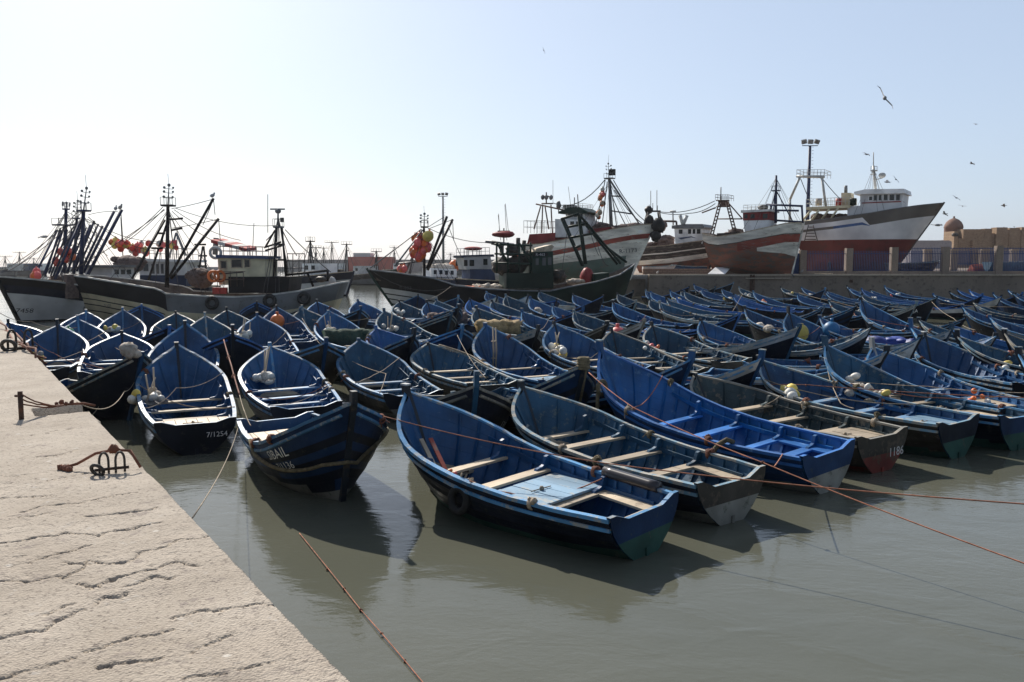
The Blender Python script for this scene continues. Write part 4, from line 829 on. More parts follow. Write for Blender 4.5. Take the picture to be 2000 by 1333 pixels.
for k in range(5):
    x0, x1 = 424 + k * 13.4, 424 + (k + 1) * 13.4; P0, P1 = A.q(x0, 465 + k * 3.4), A.q(x1, 465 + (k + 1) * 3.4)
    b.add([(P0.x, -1.3, P0.z), (P1.x, -1.3, P1.z), (P1.x, 1.3, P1.z - .15), (P0.x, 1.3, P0.z - .15), (P0.x, -1.3, P0.z - .22), (P1.x, -1.3, P1.z - .22), (P1.x, 1.3, P1.z - .37), (P0.x, 1.3, P0.z - .37)], [(0, 1, 2, 3), (7, 6, 5, 4), (0, 4, 5, 1), (2, 6, 7, 3), (1, 5, 6, 2), (3, 7, 4, 0)], k % 2)
b.build('awning', ['awnr', 'awn'], A.root); A.bars('awning_post', [(430, 500, 430, 470, -1), (484, 500, 484, 482, -1), (430, 500, 430, 470, 1), (484, 500, 484, 482, 1)], .04, 'steel_grey')
A.bars('exhaust', [(420, 498, 422, 465)], .22, 'steel_grey'); A.bars('whip_antenna', [(493, 500, 496, 436), (523, 455, 523, 380)], .03, 'steel_grey')
A.mast(543, 441, 543, 414, .09, 'steel_grey', [(535, 553, 444)])
b = MB(); b.box(A.q(542, 409), (1.0, .12, .1)); b.sph(A.q(543, 413), .22, (1, 1, .8), 8); b.build('radar', 'steel_grey', A.root); b = MB(); b.box(A.q(551, 430), (.22, .22, .3)); b.build('lamp', 'steel_dark', A.root)
A.bars('aft_mast_leg', [(539, 446, 534, 545, .3, 1.2), (551, 446, 558, 545, .3, 1.2), (541, 446, 538, 545, -.3, -1.2), (549, 446, 562, 545, -.3, -1.2), (537, 450, 519, 482), (516, 484, 549, 473), (518, 490, 551, 480), (536, 478, 556, 478), (535, 508, 556, 508)], .08, 'steel_dark')
A.bars('rack', [(x, 496, x, 540, o) for x in (561, 572, 584, 595) for o in (-1.2, 1.2)] + [(561, y, 595, y, o) for y in (496, 510, 524) for o in (-1.2, 1.2)] + [(x, 496, x, 496, -1.2, 1.2) for x in (561, 595)], .035, 'iron')
A.bars('derrick', [(561, 537, 640, 529), (640, 529, 640, 550), (600, 533, 612, 560)], .1, 'wh_dark'); A.wires([(557, 449, 646, 532, .1), (550, 447, 580, 500, .1), (545, 441, 520, 470, .05)], .04)
A.blob('net_heap', 392, 538, .85, 'netb', (1.3, 1, 1)); A.blob('bag', 649, 551, .32, 'awn', (.8, .8, 1.1)); A.blob('winch', 627, 546, .3, 'iron', (1.2, 1.2, .7))
for x in (423, 437): b = MB(); b.box(A.q(x, 568, 1.9 * A.cs), (.45, .35, .42)); b.build('crate', 'red', A.root)
A.tyres([(415, 592), (526, 588), (591, 584)], .46); A.text('7.107', 205, 598, .26, 'letter_k')
# --- white and navy trawler at the far left
B1 = Ship('fishing_trawler', 'white hulled trawler numbered 7458 with navy top strake, at the left edge', (-8, 541, 54), (335, 565, 66), 5.6, -1.2,
    [(-8, 541), (40, 546), (80, 552), (150, 563), (240, 572), (335, 575)], [(Z0, 'hull_black'), (('s', .5), 'hull_navy'), (('s', 1.05), 'hull_white'), (('z', .1), 'hull_black')], rail='steel_white')
B1.mast(158, 555, 163, 414, .2, 'steel_blue', [(154, 173, 412)], tip=(169, 368))
B1.bars('boom', [(238, 410, 170, 540, 1.6, .6)], .17, 'steel_blue'); B1.bars('boom', [(223, 413, 163, 533, .6, -.2)], .15, 'steel_blue'); B1.bars('boom', [(200, 442, 158, 530, -.8, -.6)], .14, 'steel_blue')
B1.bars('mast_leg', [(160, 425, 108, 545, 0, 1.5), (160, 430, 128, 548, 0, -1.5)], .1, 'steel_blue')
B1.wires([(173, 420, 230, 414, -.1), (172, 424, 300, 490, .5), (160, 415, 20, 528, .3), (154, 412, 14, 524, .3), (236, 411, 240, 470, .05), (170, 428, 330, 470, .6), (184, 432, 190, 470, 0)])
B1.text('7458', 70, 608, .42, 'letter_k', -.04); b = MB(); b.box(B1.q(140, 560, 2.3 * B1.cs), (.8, .3, 1.6)); b.build('fender_mat', 'netb', B1.root)
h = B1.house('wheelhouse', [(220, 522), (262, 522), (262, 556), (220, 556)], 1.6, 'wh_white'); B1.windows(h, [(224, 527, 232, 536), (236, 527, 244, 536), (248, 527, 256, 536)], 1.6)
B1.house('roof', [(216, 518), (266, 518), (266, 523), (216, 523)], 1.8, 'steel_grey'); B1.blob('covered_net', 252, 512, 1.1, 'netb', (1.3, 1.1, .8))
# --- two more trawlers rafted beyond it
B2 = Ship('fishing_trawler', 'trawler beyond the 7458 one, with dark blue masts crowded together', (10, 545, 66), (270, 560, 76), 5.4, -1, [(10, 543), (120, 552), (270, 560)], [(Z0, 'hull_navy'), (('s', .9), 'hull_white'), (('z', .2), 'hull_black')])
B2.mast(126, 550, 129, 408, .19, 'steel_blue', [(108, 136, 440), (124, 134, 409)], tip=(130, 397)); B2.mast(143, 550, 150, 428, .17, 'steel_blue', [(144, 157, 427)], tip=(152, 393))
B2.bars('boom', [(184, 432, 146, 527)], .16, 'steel_blue'); B2.bars('boom', [(176, 440, 140, 530, 1)], .14, 'steel_blue')
B2.bars('mast_leg', [(112, 450, 71, 532, 0, 1.5), (120, 450, 86, 535, 0, -1.4), (126, 440, 96, 535), (148, 440, 112, 535)], .1, 'steel_blue'); B2.bars('mast_rung', [(x, 440 + 14 * k, x + 10, 438 + 14 * k) for k in range(6) for x in (136 - 2 * k, 152 - k)], .06, 'steel_blue')
B2.bars('boom', [(192, 438, 150, 530, -1)], .14, 'steel_blue'); B2.bars('boom', [(168, 446, 132, 530, -.5)], .13, 'steel_blue'); B2.bars('mast_leg', [(x, 446 + i * 3, x - 30 - 3 * i, 540, 0, (-1) ** i * 1.3) for i, x in enumerate((118, 132, 140, 156))], .09, 'steel_blue'); B2.wires([(150, 430, 90, 535, .1), (130, 410, 60, 530, .1), (135, 440, 175, 520, .2), (155, 430, 205, 470, .2), (128, 470, 170, 480, .3), (126, 500, 190, 500, .2)] + [(110, 450, 15, 530, .3), (128, 412, 180, 436, .1), (150, 430, 210, 500, .3)]); B2.blob('net_heap', 135, 545, 1, 'netb', (2.2, 1, .6))
B3 = Ship('fishing_trawler', 'trawler with white and grey blue deckhouse beyond the cream one', (175, 548, 68), (420, 560, 68), 5, -1, [(175, 546), (300, 560), (420, 560)], [(Z0, 'hull_navy'), (('s', .9), 'hull_white'), (('z', .2), 'hull_black')])
h = B3.house('deckhouse', [(273, 538), (364, 538), (364, 570), (273, 570)], 1.7, 'wh_blue'); h = B3.house('wheelhouse', [(273, 511), (364, 512), (364, 538), (273, 538)], 1.6, 'wh_white'); B3.windows(h, [(296, 516, 302, 535), (305, 516, 311, 535), (314, 516, 320, 535), (280, 516, 290, 530)], 1.6, mat='grey_window_glass')
B3.house('roof', [(266, 505), (372, 508), (372, 513), (266, 511)], 1.8, 'wh_white'); B3.rail('roof_rail', 270, 506, 360, 508, .9, 1.5, 'steel_grey', 8)
B3.bars('aft_frame', [(396, 482, 386, 545, 0, 1), (398, 482, 404, 545, 0, 1), (388, 500, 404, 500), (386, 520, 404, 520), (380, 478, 402, 478)], .09, 'steel_dark'); B3.bars('lamp_pole', [(240, 500, 236, 425), (345, 505, 346, 452)], .05, 'steel_grey')
B3.bars('derrick', [(344, 455, 362, 500), (344, 455, 330, 505)], .1, 'steel_grey')
buoys('buoy_string', 'string of orange red and pale buoys hung above the cream trawler foredeck', B3, [(218, 474), (224, 480), (228, 472), (233, 478), (238, 473), (243, 480), (236, 486), (247, 475), (251, 483), (256, 490), (262, 484), (269, 481), (275, 478), (266, 494), (272, 490), (280, 490), (287, 492), (293, 476), (309, 477), (312, 486), (318, 479), (326, 478), (334, 480), (340, 478), (344, 484)], .38, ['orange', 'pink', 'pink', 'red', 'yellow', 'float'])
buoys('buoy_string', 'orange buoys hanging among the dark blue masts at far left', B2, [(118, 492), (124, 498), (131, 490), (137, 496), (142, 502), (108, 508), (113, 512), (128, 506)], .42, ['orange', 'pink', 'red'])
buoys('buoy_string', 'two orange buoys lying on the bow of the 7458 trawler', B1, [(66, 540), (74, 538), (70, 534)], .38, ['orange', 'pink'])
# --- black and green trawler in the middle
C_ = Ship('fishing_trawler', 'black trawler with white striped bow, green wheelhouse and green stern gantry', (717, 527, 70), (1238, 517, 74), 6, -1.4,
    [(717, 527), (780, 534), (842, 543), (884, 557), (940, 563), (1000, 566), (1060, 567), (1094, 560), (1150, 550), (1199, 537), (1238, 517)],
    [(Z0, lambda u: 'hull_black' if u > .5 else 'hull_green'), (('f', lambda u: 1.5), lambda u: 'hull_white' if u > .79 else ('hull_brown' if u > .4 else 'hull_green')), (('s', 1.95), lambda u: 'hull_black' if u > .5 else 'hull_green'), (('s', 2.05), lambda u: 'hull_white' if u > .79 else ('hull_brown' if u > .4 else 'hull_green')), (('s', 2.4), lambda u: 'hull_black' if u > .5 else 'hull_green'), (('s', 2.5), lambda u: 'hull_white' if u > .78 else ('hull_brown' if u > .4 else 'hull_green')), (('s', 2.85), lambda u: 'hull_black' if u > .5 else 'hull_green'), (('s', 2.95), lambda u: 'hull_white' if u > .77 else ('hull_brown' if u > .4 else 'hull_green')), (('z', .1), 'hull_black')], rail='steel_grey', trans=.3, shape=([0, .05, .12, .25, .45, .68, .8, .9, .96, 1], [.1, .45, .72, .92, 1, .93, .76, .48, .23, .02]))
C_.text('R-403', 792, 563, .42, 'letter_k')
C_.mast(829, 545, 828, 446, .16, 'steel_dark', [(822, 836, 444)], tip=(829, 418)); C_.bars('boom', [(873, 423, 834, 525, 1.4, .5)], .18, 'steel_dark'); C_.bars('boom', [(884, 429, 835, 528, -1.4, -.5)], .18, 'steel_dark')
C_.bars('mast_leg', [(825, 450, 772, 520, 0, 1.5), (824, 458, 791, 535, 0, -1.5), (774, 516, 831, 510), (812, 470, 829, 468), (812, 470, 800, 535)], .09, 'steel_grey'); C_.bars('forestay', [(823, 448, 722, 525)], .06, 'steel_grey')
C_.wires([(836, 446, 970, 474, .4), (836, 444, 868, 424, 0), (836, 448, 882, 430, 0), (875, 440, 900, 500, .1), (884, 430, 886, 470, 0), (722, 527, 888, 560, .9, 3, 3)], .035)
C_.house('deckhouse', [(989, 534), (1081, 534), (1081, 564), (989, 564)], 2, 'hull_green'); h = C_.house('wheelhouse', [(1039, 493), (1080, 491), (1081, 534), (1039, 534)], 1.6, 'hull_green'); C_.windows(h, [(1046, 505, 1052, 518), (1059, 504, 1066, 519), (1070, 503, 1077, 518)], 1.6, mat='grey_window_glass')
C_.house('roof_hatch', [(1047, 486), (1078, 478), (1082, 482), (1076, 492), (1045, 492)], 1.5, 'wood'); C_.house('sign_board', [(1042, 494), (1070, 494), (1070, 501), (1042, 501)], 1.66, 'wh_dark')
vs_, fs_ = textmesh('R-463'); P_ = C_.q(1056, 497.5, C_.cs * 1.7); b = MB(); b.add([(P_.x - C_.cs * (a - 1.3) * .34, C_.cs * 1.72, P_.z + (c - .35) * .34) for a, c, _ in vs_], fs_); b.build('lettering', 'letter', C_.root)
C_.bars('open_frame', [(x, 474, x, 534, o) for x in (970, 992, 1014, 1036) for o in (-1.5, 1.5)] + [(966, y, 1040, y + 2, o) for y in (478, 496, 514) for o in (-1.5, 1.5)] + [(970, 474, 992, 514, 1.5), (1014, 474, 1036, 514, 1.5), (970, 476, 970, 476, -1.5, 1.5), (1036, 479, 1036, 479, -1.5, 1.5), (1014, 515, 1014, 515, -1.5, 1.5)], .1, 'steel_green')
for x, y, r in ((980, 520, .9), (1008, 520, 1.0), (1030, 505, .7), (1000, 490, .6), (1090, 540, .7)): C_.blob('machinery', x, y, r, 'iron', (1, .9, .8), jit=.25)
C_.bars('exhaust', [(980, 500, 980, 478), (980, 478, 960, 474)], .22, 'iron'); C_.bars('exhaust', [(1012, 490, 1012, 465)], .22, 'iron'); C_.bars('exhaust', [(1022, 490, 1024, 470)], .22, 'iron'); C_.blob('funnel_cap', 984, 458, .8, 'wh_red', (1.3, 1, .35)); C_.bars('short_mast', [(984, 480, 984, 446), (972, 462, 1000, 462), (972, 452, 996, 452)], .07, 'iron'); C_.bars('whip_antenna', [(976, 462, 974, 418), (994, 462, 987, 398)], .025, 'wire')
C_.bars('derrick', [(948, 472, 1004, 479)], .16, 'steel_grey')
C_.bars('stern_gantry', [(1097, 428, 1137, 520, 1.6, 1.9), (1129, 418, 1142, 516, 1.6, 1.9), (1100, 426, 1139, 520, -1.6, -1.9), (1132, 418, 1145, 516, -1.6, -1.9), (1143, 433, 1212, 515, 1.5, .6), (1141, 436, 1206, 517, -1.5, -.6), (1097, 428, 1129, 418, 1.6, 1.6), (1097, 428, 1097, 428, -1.6, 1.6), (1129, 418, 1129, 418, -1.6, 1.6), (1104, 445, 1148, 436), (1112, 465, 1160, 456), (1120, 485, 1136, 480), (1129, 418, 1146, 436, 1.6, 1.5), (1184, 483, 1224, 513)], .13, 'steel_green')
C_.blob('winch', 1146, 540, .7, 'wh_red', (.8, 1.2, 1.1)); C_.blob('net_heap', 955, 560, .7, 'netw', (2.4, 1.4, .5), jit=.25); C_.blob('net_heap', 925, 562, .5, 'orange', (2.2, 1.2, .4), jit=.25); C_.blob('gear_heap', 1125, 549, .6, 'netw', (1.8, 1, .6), jit=.3); C_.house('locker', [(1160, 536), (1190, 533), (1190, 549), (1160, 551)], 1.2, 'hull_green')
C_.wires([(1109, 440, 1098, 525, .1), (1165, 470, 1190, 520, .6), (1150, 440, 1170, 500, .3)], .03)
buoys('buoy_string', 'bunch of orange buoys with one yellow, tied to the black trawler mast', C_, [(811, 466), (816, 474), (820, 462), (812, 482), (822, 482), (828, 476), (834, 470), (835, 463), (818, 490), (826, 492), (831, 484), (810, 494), (816, 500), (836, 482), (824, 500), (806, 490)], .5, ['orange', 'pink', 'red', 'orange'])
b = MB(); b.sph(C_.root.matrix_basis @ C_.q(836, 462, .6), .48, n=12); tag(b.build('buoy', 'yellow'), 'single yellow buoy on the black trawler mast', 'buoy')
buoys('buoy_string', 'three coral buoys on the foredeck rail of the black trawler', C_, [(782, 525), (787, 522), (786, 530)], .42, ['pink', 'orange'])
# --- peeling white trawler on the slip
D_ = Ship('fishing_trawler', 'hauled out trawler with peeling white planks, red stripe and tall grey mast', (1279, 439, 95), (1013, 481, 103), 6.2, 2.0,
    [(1279, 438), (1249, 442), (1210, 450), (1171, 460), (1105, 473), (1079, 478), (1024, 480), (1013, 480)],
    [(Z0, 'hull_peel'), (('f', lambda u: 1.05), 'hull_peelr'), (('f', lambda u: 1.6), 'hull_peel'), (('f', lambda u: 2.6 + 1.6 * max(0, (u - .4))), lambda u: 'hull_greenpale' if u < .86 else 'hull_peel')], rail='wood', stem=.17, trans=.7, group='hauled out trawlers on the pier')
D_.text('R-1173', 1222, 490, .62, 'letter_k', .1)
D_.mast(1194, 448, 1190, 351, .26, 'steel_grey', [(1182, 1199, 349)], tip=(1188, 320)); b = MB(); b.box(D_.q(1196, 337), (.7, .3, .7)); b.build('flood_lamp', 'steel_dark', D_.root)
D_.wires([(1192, 355, 1248, 437, .05), (1192, 357, 1205, 446, .05), (1198, 352, 1268, 438, .6), (1200, 372, 1256, 438, .4), (1182, 351, 1080, 397, 1.3), (1182, 352, 1163, 440, .1), (1186, 355, 1176, 440, .1), (1196, 385, 1222, 440, .1)], .06)
D_.bars('spreader', [(1192, 383, 1211, 384), (1193, 412, 1232, 418), (1191, 351, 1248, 437)], .1, 'steel_grey')
D_.bars('aft_mast', [(1060, 400, 1058, 456, .6, 1), (1076, 400, 1079, 456, .6, 1), (1056, 403, 1043, 448, -.6, -1), (1064, 401, 1072, 448, -.6, -1), (1058, 398, 1080, 398), (1067, 398, 1067, 376), (1060, 384, 1078, 384)], .1, 'steel_rust'); D_.bars('boom', [(1047, 399, 1130, 417)], .14, 'steel_rust')
for x in (1060, 1067, 1076): D_.blob('lamp', x, 386, .3, 'steel_grey', (.8, .8, 1))
h = D_.house('wheelhouse', [(1084, 428), (1146, 430), (1146, 462), (1084, 464)], 1.9, 'wh_white'); D_.windows(h, [(1114, 433, 1121, 442), (1125, 433, 1132, 442), (1136, 433, 1142, 442)], 1.9)
h = D_.house('upper_bridge', [(1105, 412), (1140, 410), (1144, 430), (1105, 430)], 1.6, 'wh_white'); D_.windows(h, [(1110, 416, 1117, 424), (1121, 416, 1128, 424), (1131, 416, 1138, 424)], 1.6); D_.house('canopy', [(1090, 414), (1110, 406), (1132, 405), (1148, 414), (1146, 418), (1092, 418)], 2, 'steel_green'); D_.rail('roof_rail', 1096, 410, 1138, 406, .5, 1.6, 'steel_white', 8)
D_.bars('radar_post', [(1091, 418, 1091, 400), (1122, 408, 1122, 386), (1130, 408, 1128, 380)], .08, 'steel_grey'); D_.blob('radar', 1091, 401, .42, 'steel_grey', (.7, .7, 1.2)); D_.house('roof_box', [(1100, 400), (1116, 400), (1118, 408), (1098, 408)], .9, 'iron'); D_.bars('whip_antenna', [(1115, 405, 1110, 365), (1080, 398, 1080, 352)], .03, 'wire')
D_.house('deckhouse', [(1034, 458), (1084, 455), (1084, 480), (1028, 482)], 2, 'wh_red'); D_.rail('cage', 1023, 456, 1064, 456, 1.5, 1.8, 'iron', 6)
for x, y, r in ((1178, 443, .9), (1164, 446, .7), (1218, 446, .9), (1241, 443, .9), (1204, 450, .7)): D_.blob('net_heap', x, y, r, 'netb', (1.5, 1.2, .9), jit=.2)
D_.house('hatch', [(1150, 448), (1190, 444), (1190, 458), (1150, 462)], 1.6, 'wh_red')
for x, y, r in ((1286, 440, .75), (1280, 461, .6), (1268, 430, .5)): D_.blob('bow_fender', x, y, r, 'rubber', (1, 1, 1.1), jit=.15)
buoys('buoy_string', 'few orange and tan buoys up the stay of the tall grey mast', D_, [(1177, 374), (1174, 379), (1178, 380), (1173, 385), (1175, 396), (1176, 399), (1168, 416), (1167, 421)], .42, ['orange', 'float', 'rope_t', 'pink'])
# --- small wheelhouse trawler behind
E_ = Ship('fishing_trawler', 'trawler with small white wheelhouse, between the peeling white and rust stained ones', (1408, 466, 108), (1238, 487, 114), 5.6, 2.6,
    [(1408, 466), (1389, 470), (1315, 481), (1263, 485), (1238, 486)], [(Z0, 'hull_brown'), (('s', .9), 'hull_peel'), (('s', 1.05), 'hull_brown'), (('s', 1.7), 'hull_peel'), (('s', 2.3), 'hull_rust')], rail='wood', group='hauled out trawlers on the pier')
h = E_.house('wheelhouse', [(1317, 446), (1372, 446), (1372, 476), (1319, 478)], 1.8, 'wh_white'); E_.windows(h, [(1326, 449, 1333, 457), (1344, 448, 1350, 457), (1353, 448, 1358, 457), (1361, 448, 1368, 457)], 1.8); E_.house('roof', [(1312, 441), (1340, 438), (1372, 438), (1376, 444), (1374, 447), (1312, 447)], 2, 'steel_grey'); E_.house('wave_stripe', [(1324, 465), (1350, 462), (1362, 466), (1350, 464), (1330, 468)], 1.84, 'wh_blue')
E_.bars('twin_horn', [(1334, 440, 1328, 421), (1334, 440, 1342, 421)], .28, 'steel_white'); E_.bars('radar_post', [(1315, 440, 1314, 414), (1309, 413, 1320, 413)], .12, 'steel_white')
E_.bars('gantry', [(1264, 415, 1255, 452, 1.2, 1.8), (1285, 415, 1291, 455, 1.2, 1.8), (1266, 415, 1258, 452, -1.2, -1.8), (1288, 415, 1294, 455, -1.2, -1.8), (1262, 413, 1290, 413)], .14, 'steel_dark'); E_.bars('pipe', [(1289, 432, 1321, 433), (1321, 433, 1322, 446)], .16, 'steel_rust'); E_.bars('mast_head', [(1268, 412, 1268, 400), (1275, 412, 1275, 397), (1284, 412, 1284, 402), (1271, 412, 1271, 373), (1283, 412, 1283, 372)], .05, 'steel_dark'); E_.blob('winch', 1267, 411, .55, 'steel_dark')
for x, y, r in ((1300, 470, 1.2), (1285, 440, 1.), (1290, 475, .8), (1270, 480, .8)): E_.blob('net_heap', x, y, r, 'netb', (1.3, 1, 1.1), jit=.2)
E_.wires([(1287, 414, 1396, 393, .6), (1290, 416, 1347, 417, .2), (1347, 417, 1397, 398, .3)], .06)
# --- rust stained trawler
G_ = Ship('fishing_trawler', 'rust stained trawler with peeling red and white hull and red topped wheelhouse', (1569, 437, 97), (1383, 458, 103), 6, 2.7,
    [(1569, 436), (1544, 438), (1508, 447), (1455, 459), (1416, 464), (1395, 462), (1383, 457)],
    [(Z0, 'hull_peel'), (('f', lambda u: .95 + .5 * max(0, u - .5)), 'hull_brown'), (('f', lambda u: 1.05 + .5 * max(0, u - .5)), lambda u: 'hull_peelr' if u > .36 else 'hull_rust'), (('f', lambda u: 1.9 + .3 * u), lambda u: 'hull_peel' if u > .62 else 'hull_rust'), (('f', lambda u: 2.3 + 1.6 * max(0, u - .55) / .45), 'hull_rust')], rail='wood', stem=.10, trans=.78, group='hauled out trawlers on the pier', shape=([0, .06, .15, .3, .5, .68, .8, .9, .96, 1], [.78, .85, .92, .98, 1, .96, .84, .62, .4, .08]))
h = G_.house('wheelhouse', [(1452, 430), (1502, 428), (1502, 455), (1455, 458)], 1.7, 'wh_white'); h2 = G_.house('upper_band', [(1451, 414), (1502, 413), (1502, 430), (1451, 431)], 1.75, 'wh_red'); G_.windows(h2, [(1454, 419, 1460, 427), (1466, 419, 1474, 427), (1490, 418, 1499, 427)], 1.75); G_.house('roof', [(1447, 411), (1505, 409), (1506, 413), (1447, 416)], 1.95, 'awn'); G_.rail('roof_rail', 1452, 411, 1500, 410, .6, 1.6, 'steel_white', 6); G_.blob('roof_lamp', 1490, 406, .4, 'iron', (1.6, 1, .8))
b = []
for o in (1.3, -1.3):
    b += [(1404, 396, 1388, 458, o, o * 1.3), (1409, 396, 1393, 458, o, o * 1.3), (1418, 396, 1432, 452, o, o * 1.3), (1423, 396, 1438, 452, o, o * 1.3)] + [(1404 - 16 * k / 9, 396 + 62 * k / 9, 1409 - 16 * k / 9, 396 + 62 * k / 9, o * (1 + .3 * k / 9)) for k in range(1, 9)] + [(1418 + 14 * k / 9, 396 + 56 * k / 9, 1423 + 15 * k / 9, 396 + 56 * k / 9, o * (1 + .3 * k / 9)) for k in range(1, 9)]
G_.bars('gantry', b + [(1399, 404, 1424, 404, -1.3), (1399, 404, 1424, 404, 1.3), (1399, 392, 1424, 392, 1.3), (1399, 392, 1424, 392, -1.3), (1399, 392, 1399, 392, -1.3, 1.3), (1424, 392, 1424, 392, -1.3, 1.3), (1400, 428, 1450, 428), (1421, 395, 1450, 428)], .09, 'steel_rust'); G_.rail('gantry_rail', 1397, 391, 1421, 391, .65, 1.2, 'steel_rust', 5); G_.house('gantry_head', [(1402, 393), (1420, 393), (1416, 404), (1406, 404)], .5, 'steel_rust'); G_.bars('mast_tip', [(1408, 391, 1408, 366)], .08, 'steel_grey'); G_.bars('boom', [(1398, 406, 1371, 416)], .13, 'steel_rust')
G_.mast(1515, 436, 1516, 343, .2, 'steel_blue', [(1508, 1523, 373)]); G_.bars('mast_leg', [(1514, 376, 1499, 440), (1518, 376, 1552, 440), (1514, 376, 1508, 440, 0, 1.5)], .08, 'steel_blue'); G_.bars('gallows', [(1498, 400, 1568, 403, 1), (1505, 411, 1560, 412, 1), (1506, 400, 1503, 440, 1), (1566, 403, 1568, 436, 1), (1500, 430, 1566, 434, 1), (1498, 400, 1568, 403, -1), (1566, 403, 1568, 436, -1), (1498, 400, 1498, 400, -1, 1)], .14, 'steel_blue')
for x, y, r in ((1436, 452, .8), (1413, 460, .6), (1516, 444, .6), (1428, 458, .6)): G_.blob('gear_heap', x, y, r, 'netb', (1.4, 1, .8), jit=.2)
G_.house('hatch', [(1400, 456), (1448, 454), (1448, 464), (1400, 466)], 1.5, 'hull_brown'); G_.bars('plank', [(1455, 444, 1468, 458, 1.8)], .25, 'hull_brown')
# --- big white trawler
I_ = Ship('fishing_trawler', 'largest hauled out trawler, clean white with dark red bottom and grey primed bow', (1844, 397, 106), (1560, 437, 116), 7, 2.75,
    [(1844, 397), (1796, 404), (1710, 419), (1639, 429), (1573, 436), (1560, 437)],
    [(Z0, 'hull_brgrey'), (('f', lambda u: 1.55 if u > .53 else .45), 'hull_clean'), (('f', lambda u: 1.6 if u > .53 else 1.05), lambda u: 'hull_stripeblue' if .3 < u < .53 else ('hull_brgrey' if u < .53 else 'hull_clean')), (('f', lambda u: 1.65 if u > .53 else 1.4), 'hull_clean'), (('z', 7.0), 'hull_oxide')], rail='steel_grey', stem=.3, trans=.8, keelrise=2, group='hauled out trawlers on the pier')
h = I_.house('wheelhouse', [(1680, 379), (1764, 377), (1759, 421), (1680, 424)], 2.3, 'hull_clean'); I_.windows(h, [(1697, 384, 1704, 392), (1707, 381, 1713, 392), (1716, 381, 1722, 392), (1726, 380, 1734, 392), (1737, 380, 1747, 392), (1750, 380, 1758, 392)], 2.3, frame='wh_white')
I_.house('roof', [(1668, 375), (1690, 370), (1766, 369), (1768, 378), (1668, 380)], 2.7, 'wh_white'); I_.house('trim_line', [(1683, 396), (1760, 393), (1760, 395), (1683, 398)], 2.34, 'wh_red')
I_.house('deckhouse', [(1655, 404), (1681, 402), (1681, 426), (1655, 428)], 2.2, 'hull_clean'); I_.house('funnel', [(1643, 377), (1662, 377), (1663, 404), (1643, 404)], .9, 'wh_cream'); I_.bars('funnel_pipe', [(1652, 378, 1652, 363)], .26, 'steel_grey')
I_.house('roof_deck', [(1574, 405), (1660, 401), (1660, 406), (1574, 410)], 2.6, 'wh_cream'); I_.rail('deck_rail', 1574, 405, 1658, 401, 1.05, 2.4, 'steel_white', 12, .035)
I_.bars('side_frame', [(1567, 432, 1585, 410, o) for o in (-2.5, 2.5)] + [(1586, 430, 1600, 410, o) for o in (-2.5, 2.5)] + [(1605, 429, 1620, 408, o) for o in (-2.5, 2.5)] + [(1623, 428, 1637, 407, o) for o in (-2.5, 2.5)] + [(1566, 433, 1650, 427, 2.5)], .17, 'wh_cream')
for x in (1598, 1616, 1640): I_.blob('net_heap', x, 424, .9, 'netb', (1.4, 1.2, .9), jit=.2)
for x, m_ in ((1599, 'netw'), (1666, 'hull_green'), (1638, 'wh_red')): b = MB(); p = I_.q(x, 402, 1.5 * I_.cs); b.bar(p, p + Vector((0, 0, .95)), .42, 10); b.build('barrel', m_, I_.root)
I_.mast(1710, 371, 1706, 324, .24, 'steel_white', [(1701, 1713, 334)]); I_.bars('mast_arm', [(1700, 341, 1712, 341), (1708, 352, 1724, 348), (1706, 324, 1706, 298)], .07, 'steel_white'); b = MB(); b.sph(I_.q(1723, 343), .46, (1, 1, .8), 12); b.build('radar_dome', 'steel_white', I_.root)
I_.bars('stern_gantry', [(1563, 345, 1543, 390, o) for o in (-2, 2)] + [(1543, 390, 1542, 440, o) for o in (-2, 2)] + [(1605, 345, 1613, 404, o) for o in (-2, 2)] + [(1556, 345, 1610, 346, o) for o in (-2, 2)] + [(1557, 345, 1557, 345, -2, 2), (1609, 346, 1609, 346, -2, 2)], .2, 'steel_white'); I_.rail('gantry_rail', 1556, 345, 1610, 345, .9, 1.8, 'steel_white', 8, .035); I_.wires([(1564, 350, 1585, 400, .1), (1607, 350, 1640, 388, .1)], .06)
I_.bars('hull_ladder', [(1579, 440, 1571, 472, 3.6 * I_.cs), (1588, 440, 1597, 472, 3.6 * I_.cs)] + [(1579 - k * 1.5, 444 + 6 * k, 1588 + 1.5 * k, 444 + 6 * k, 3.6 * I_.cs) for k in range(5)], .07, 'iron')
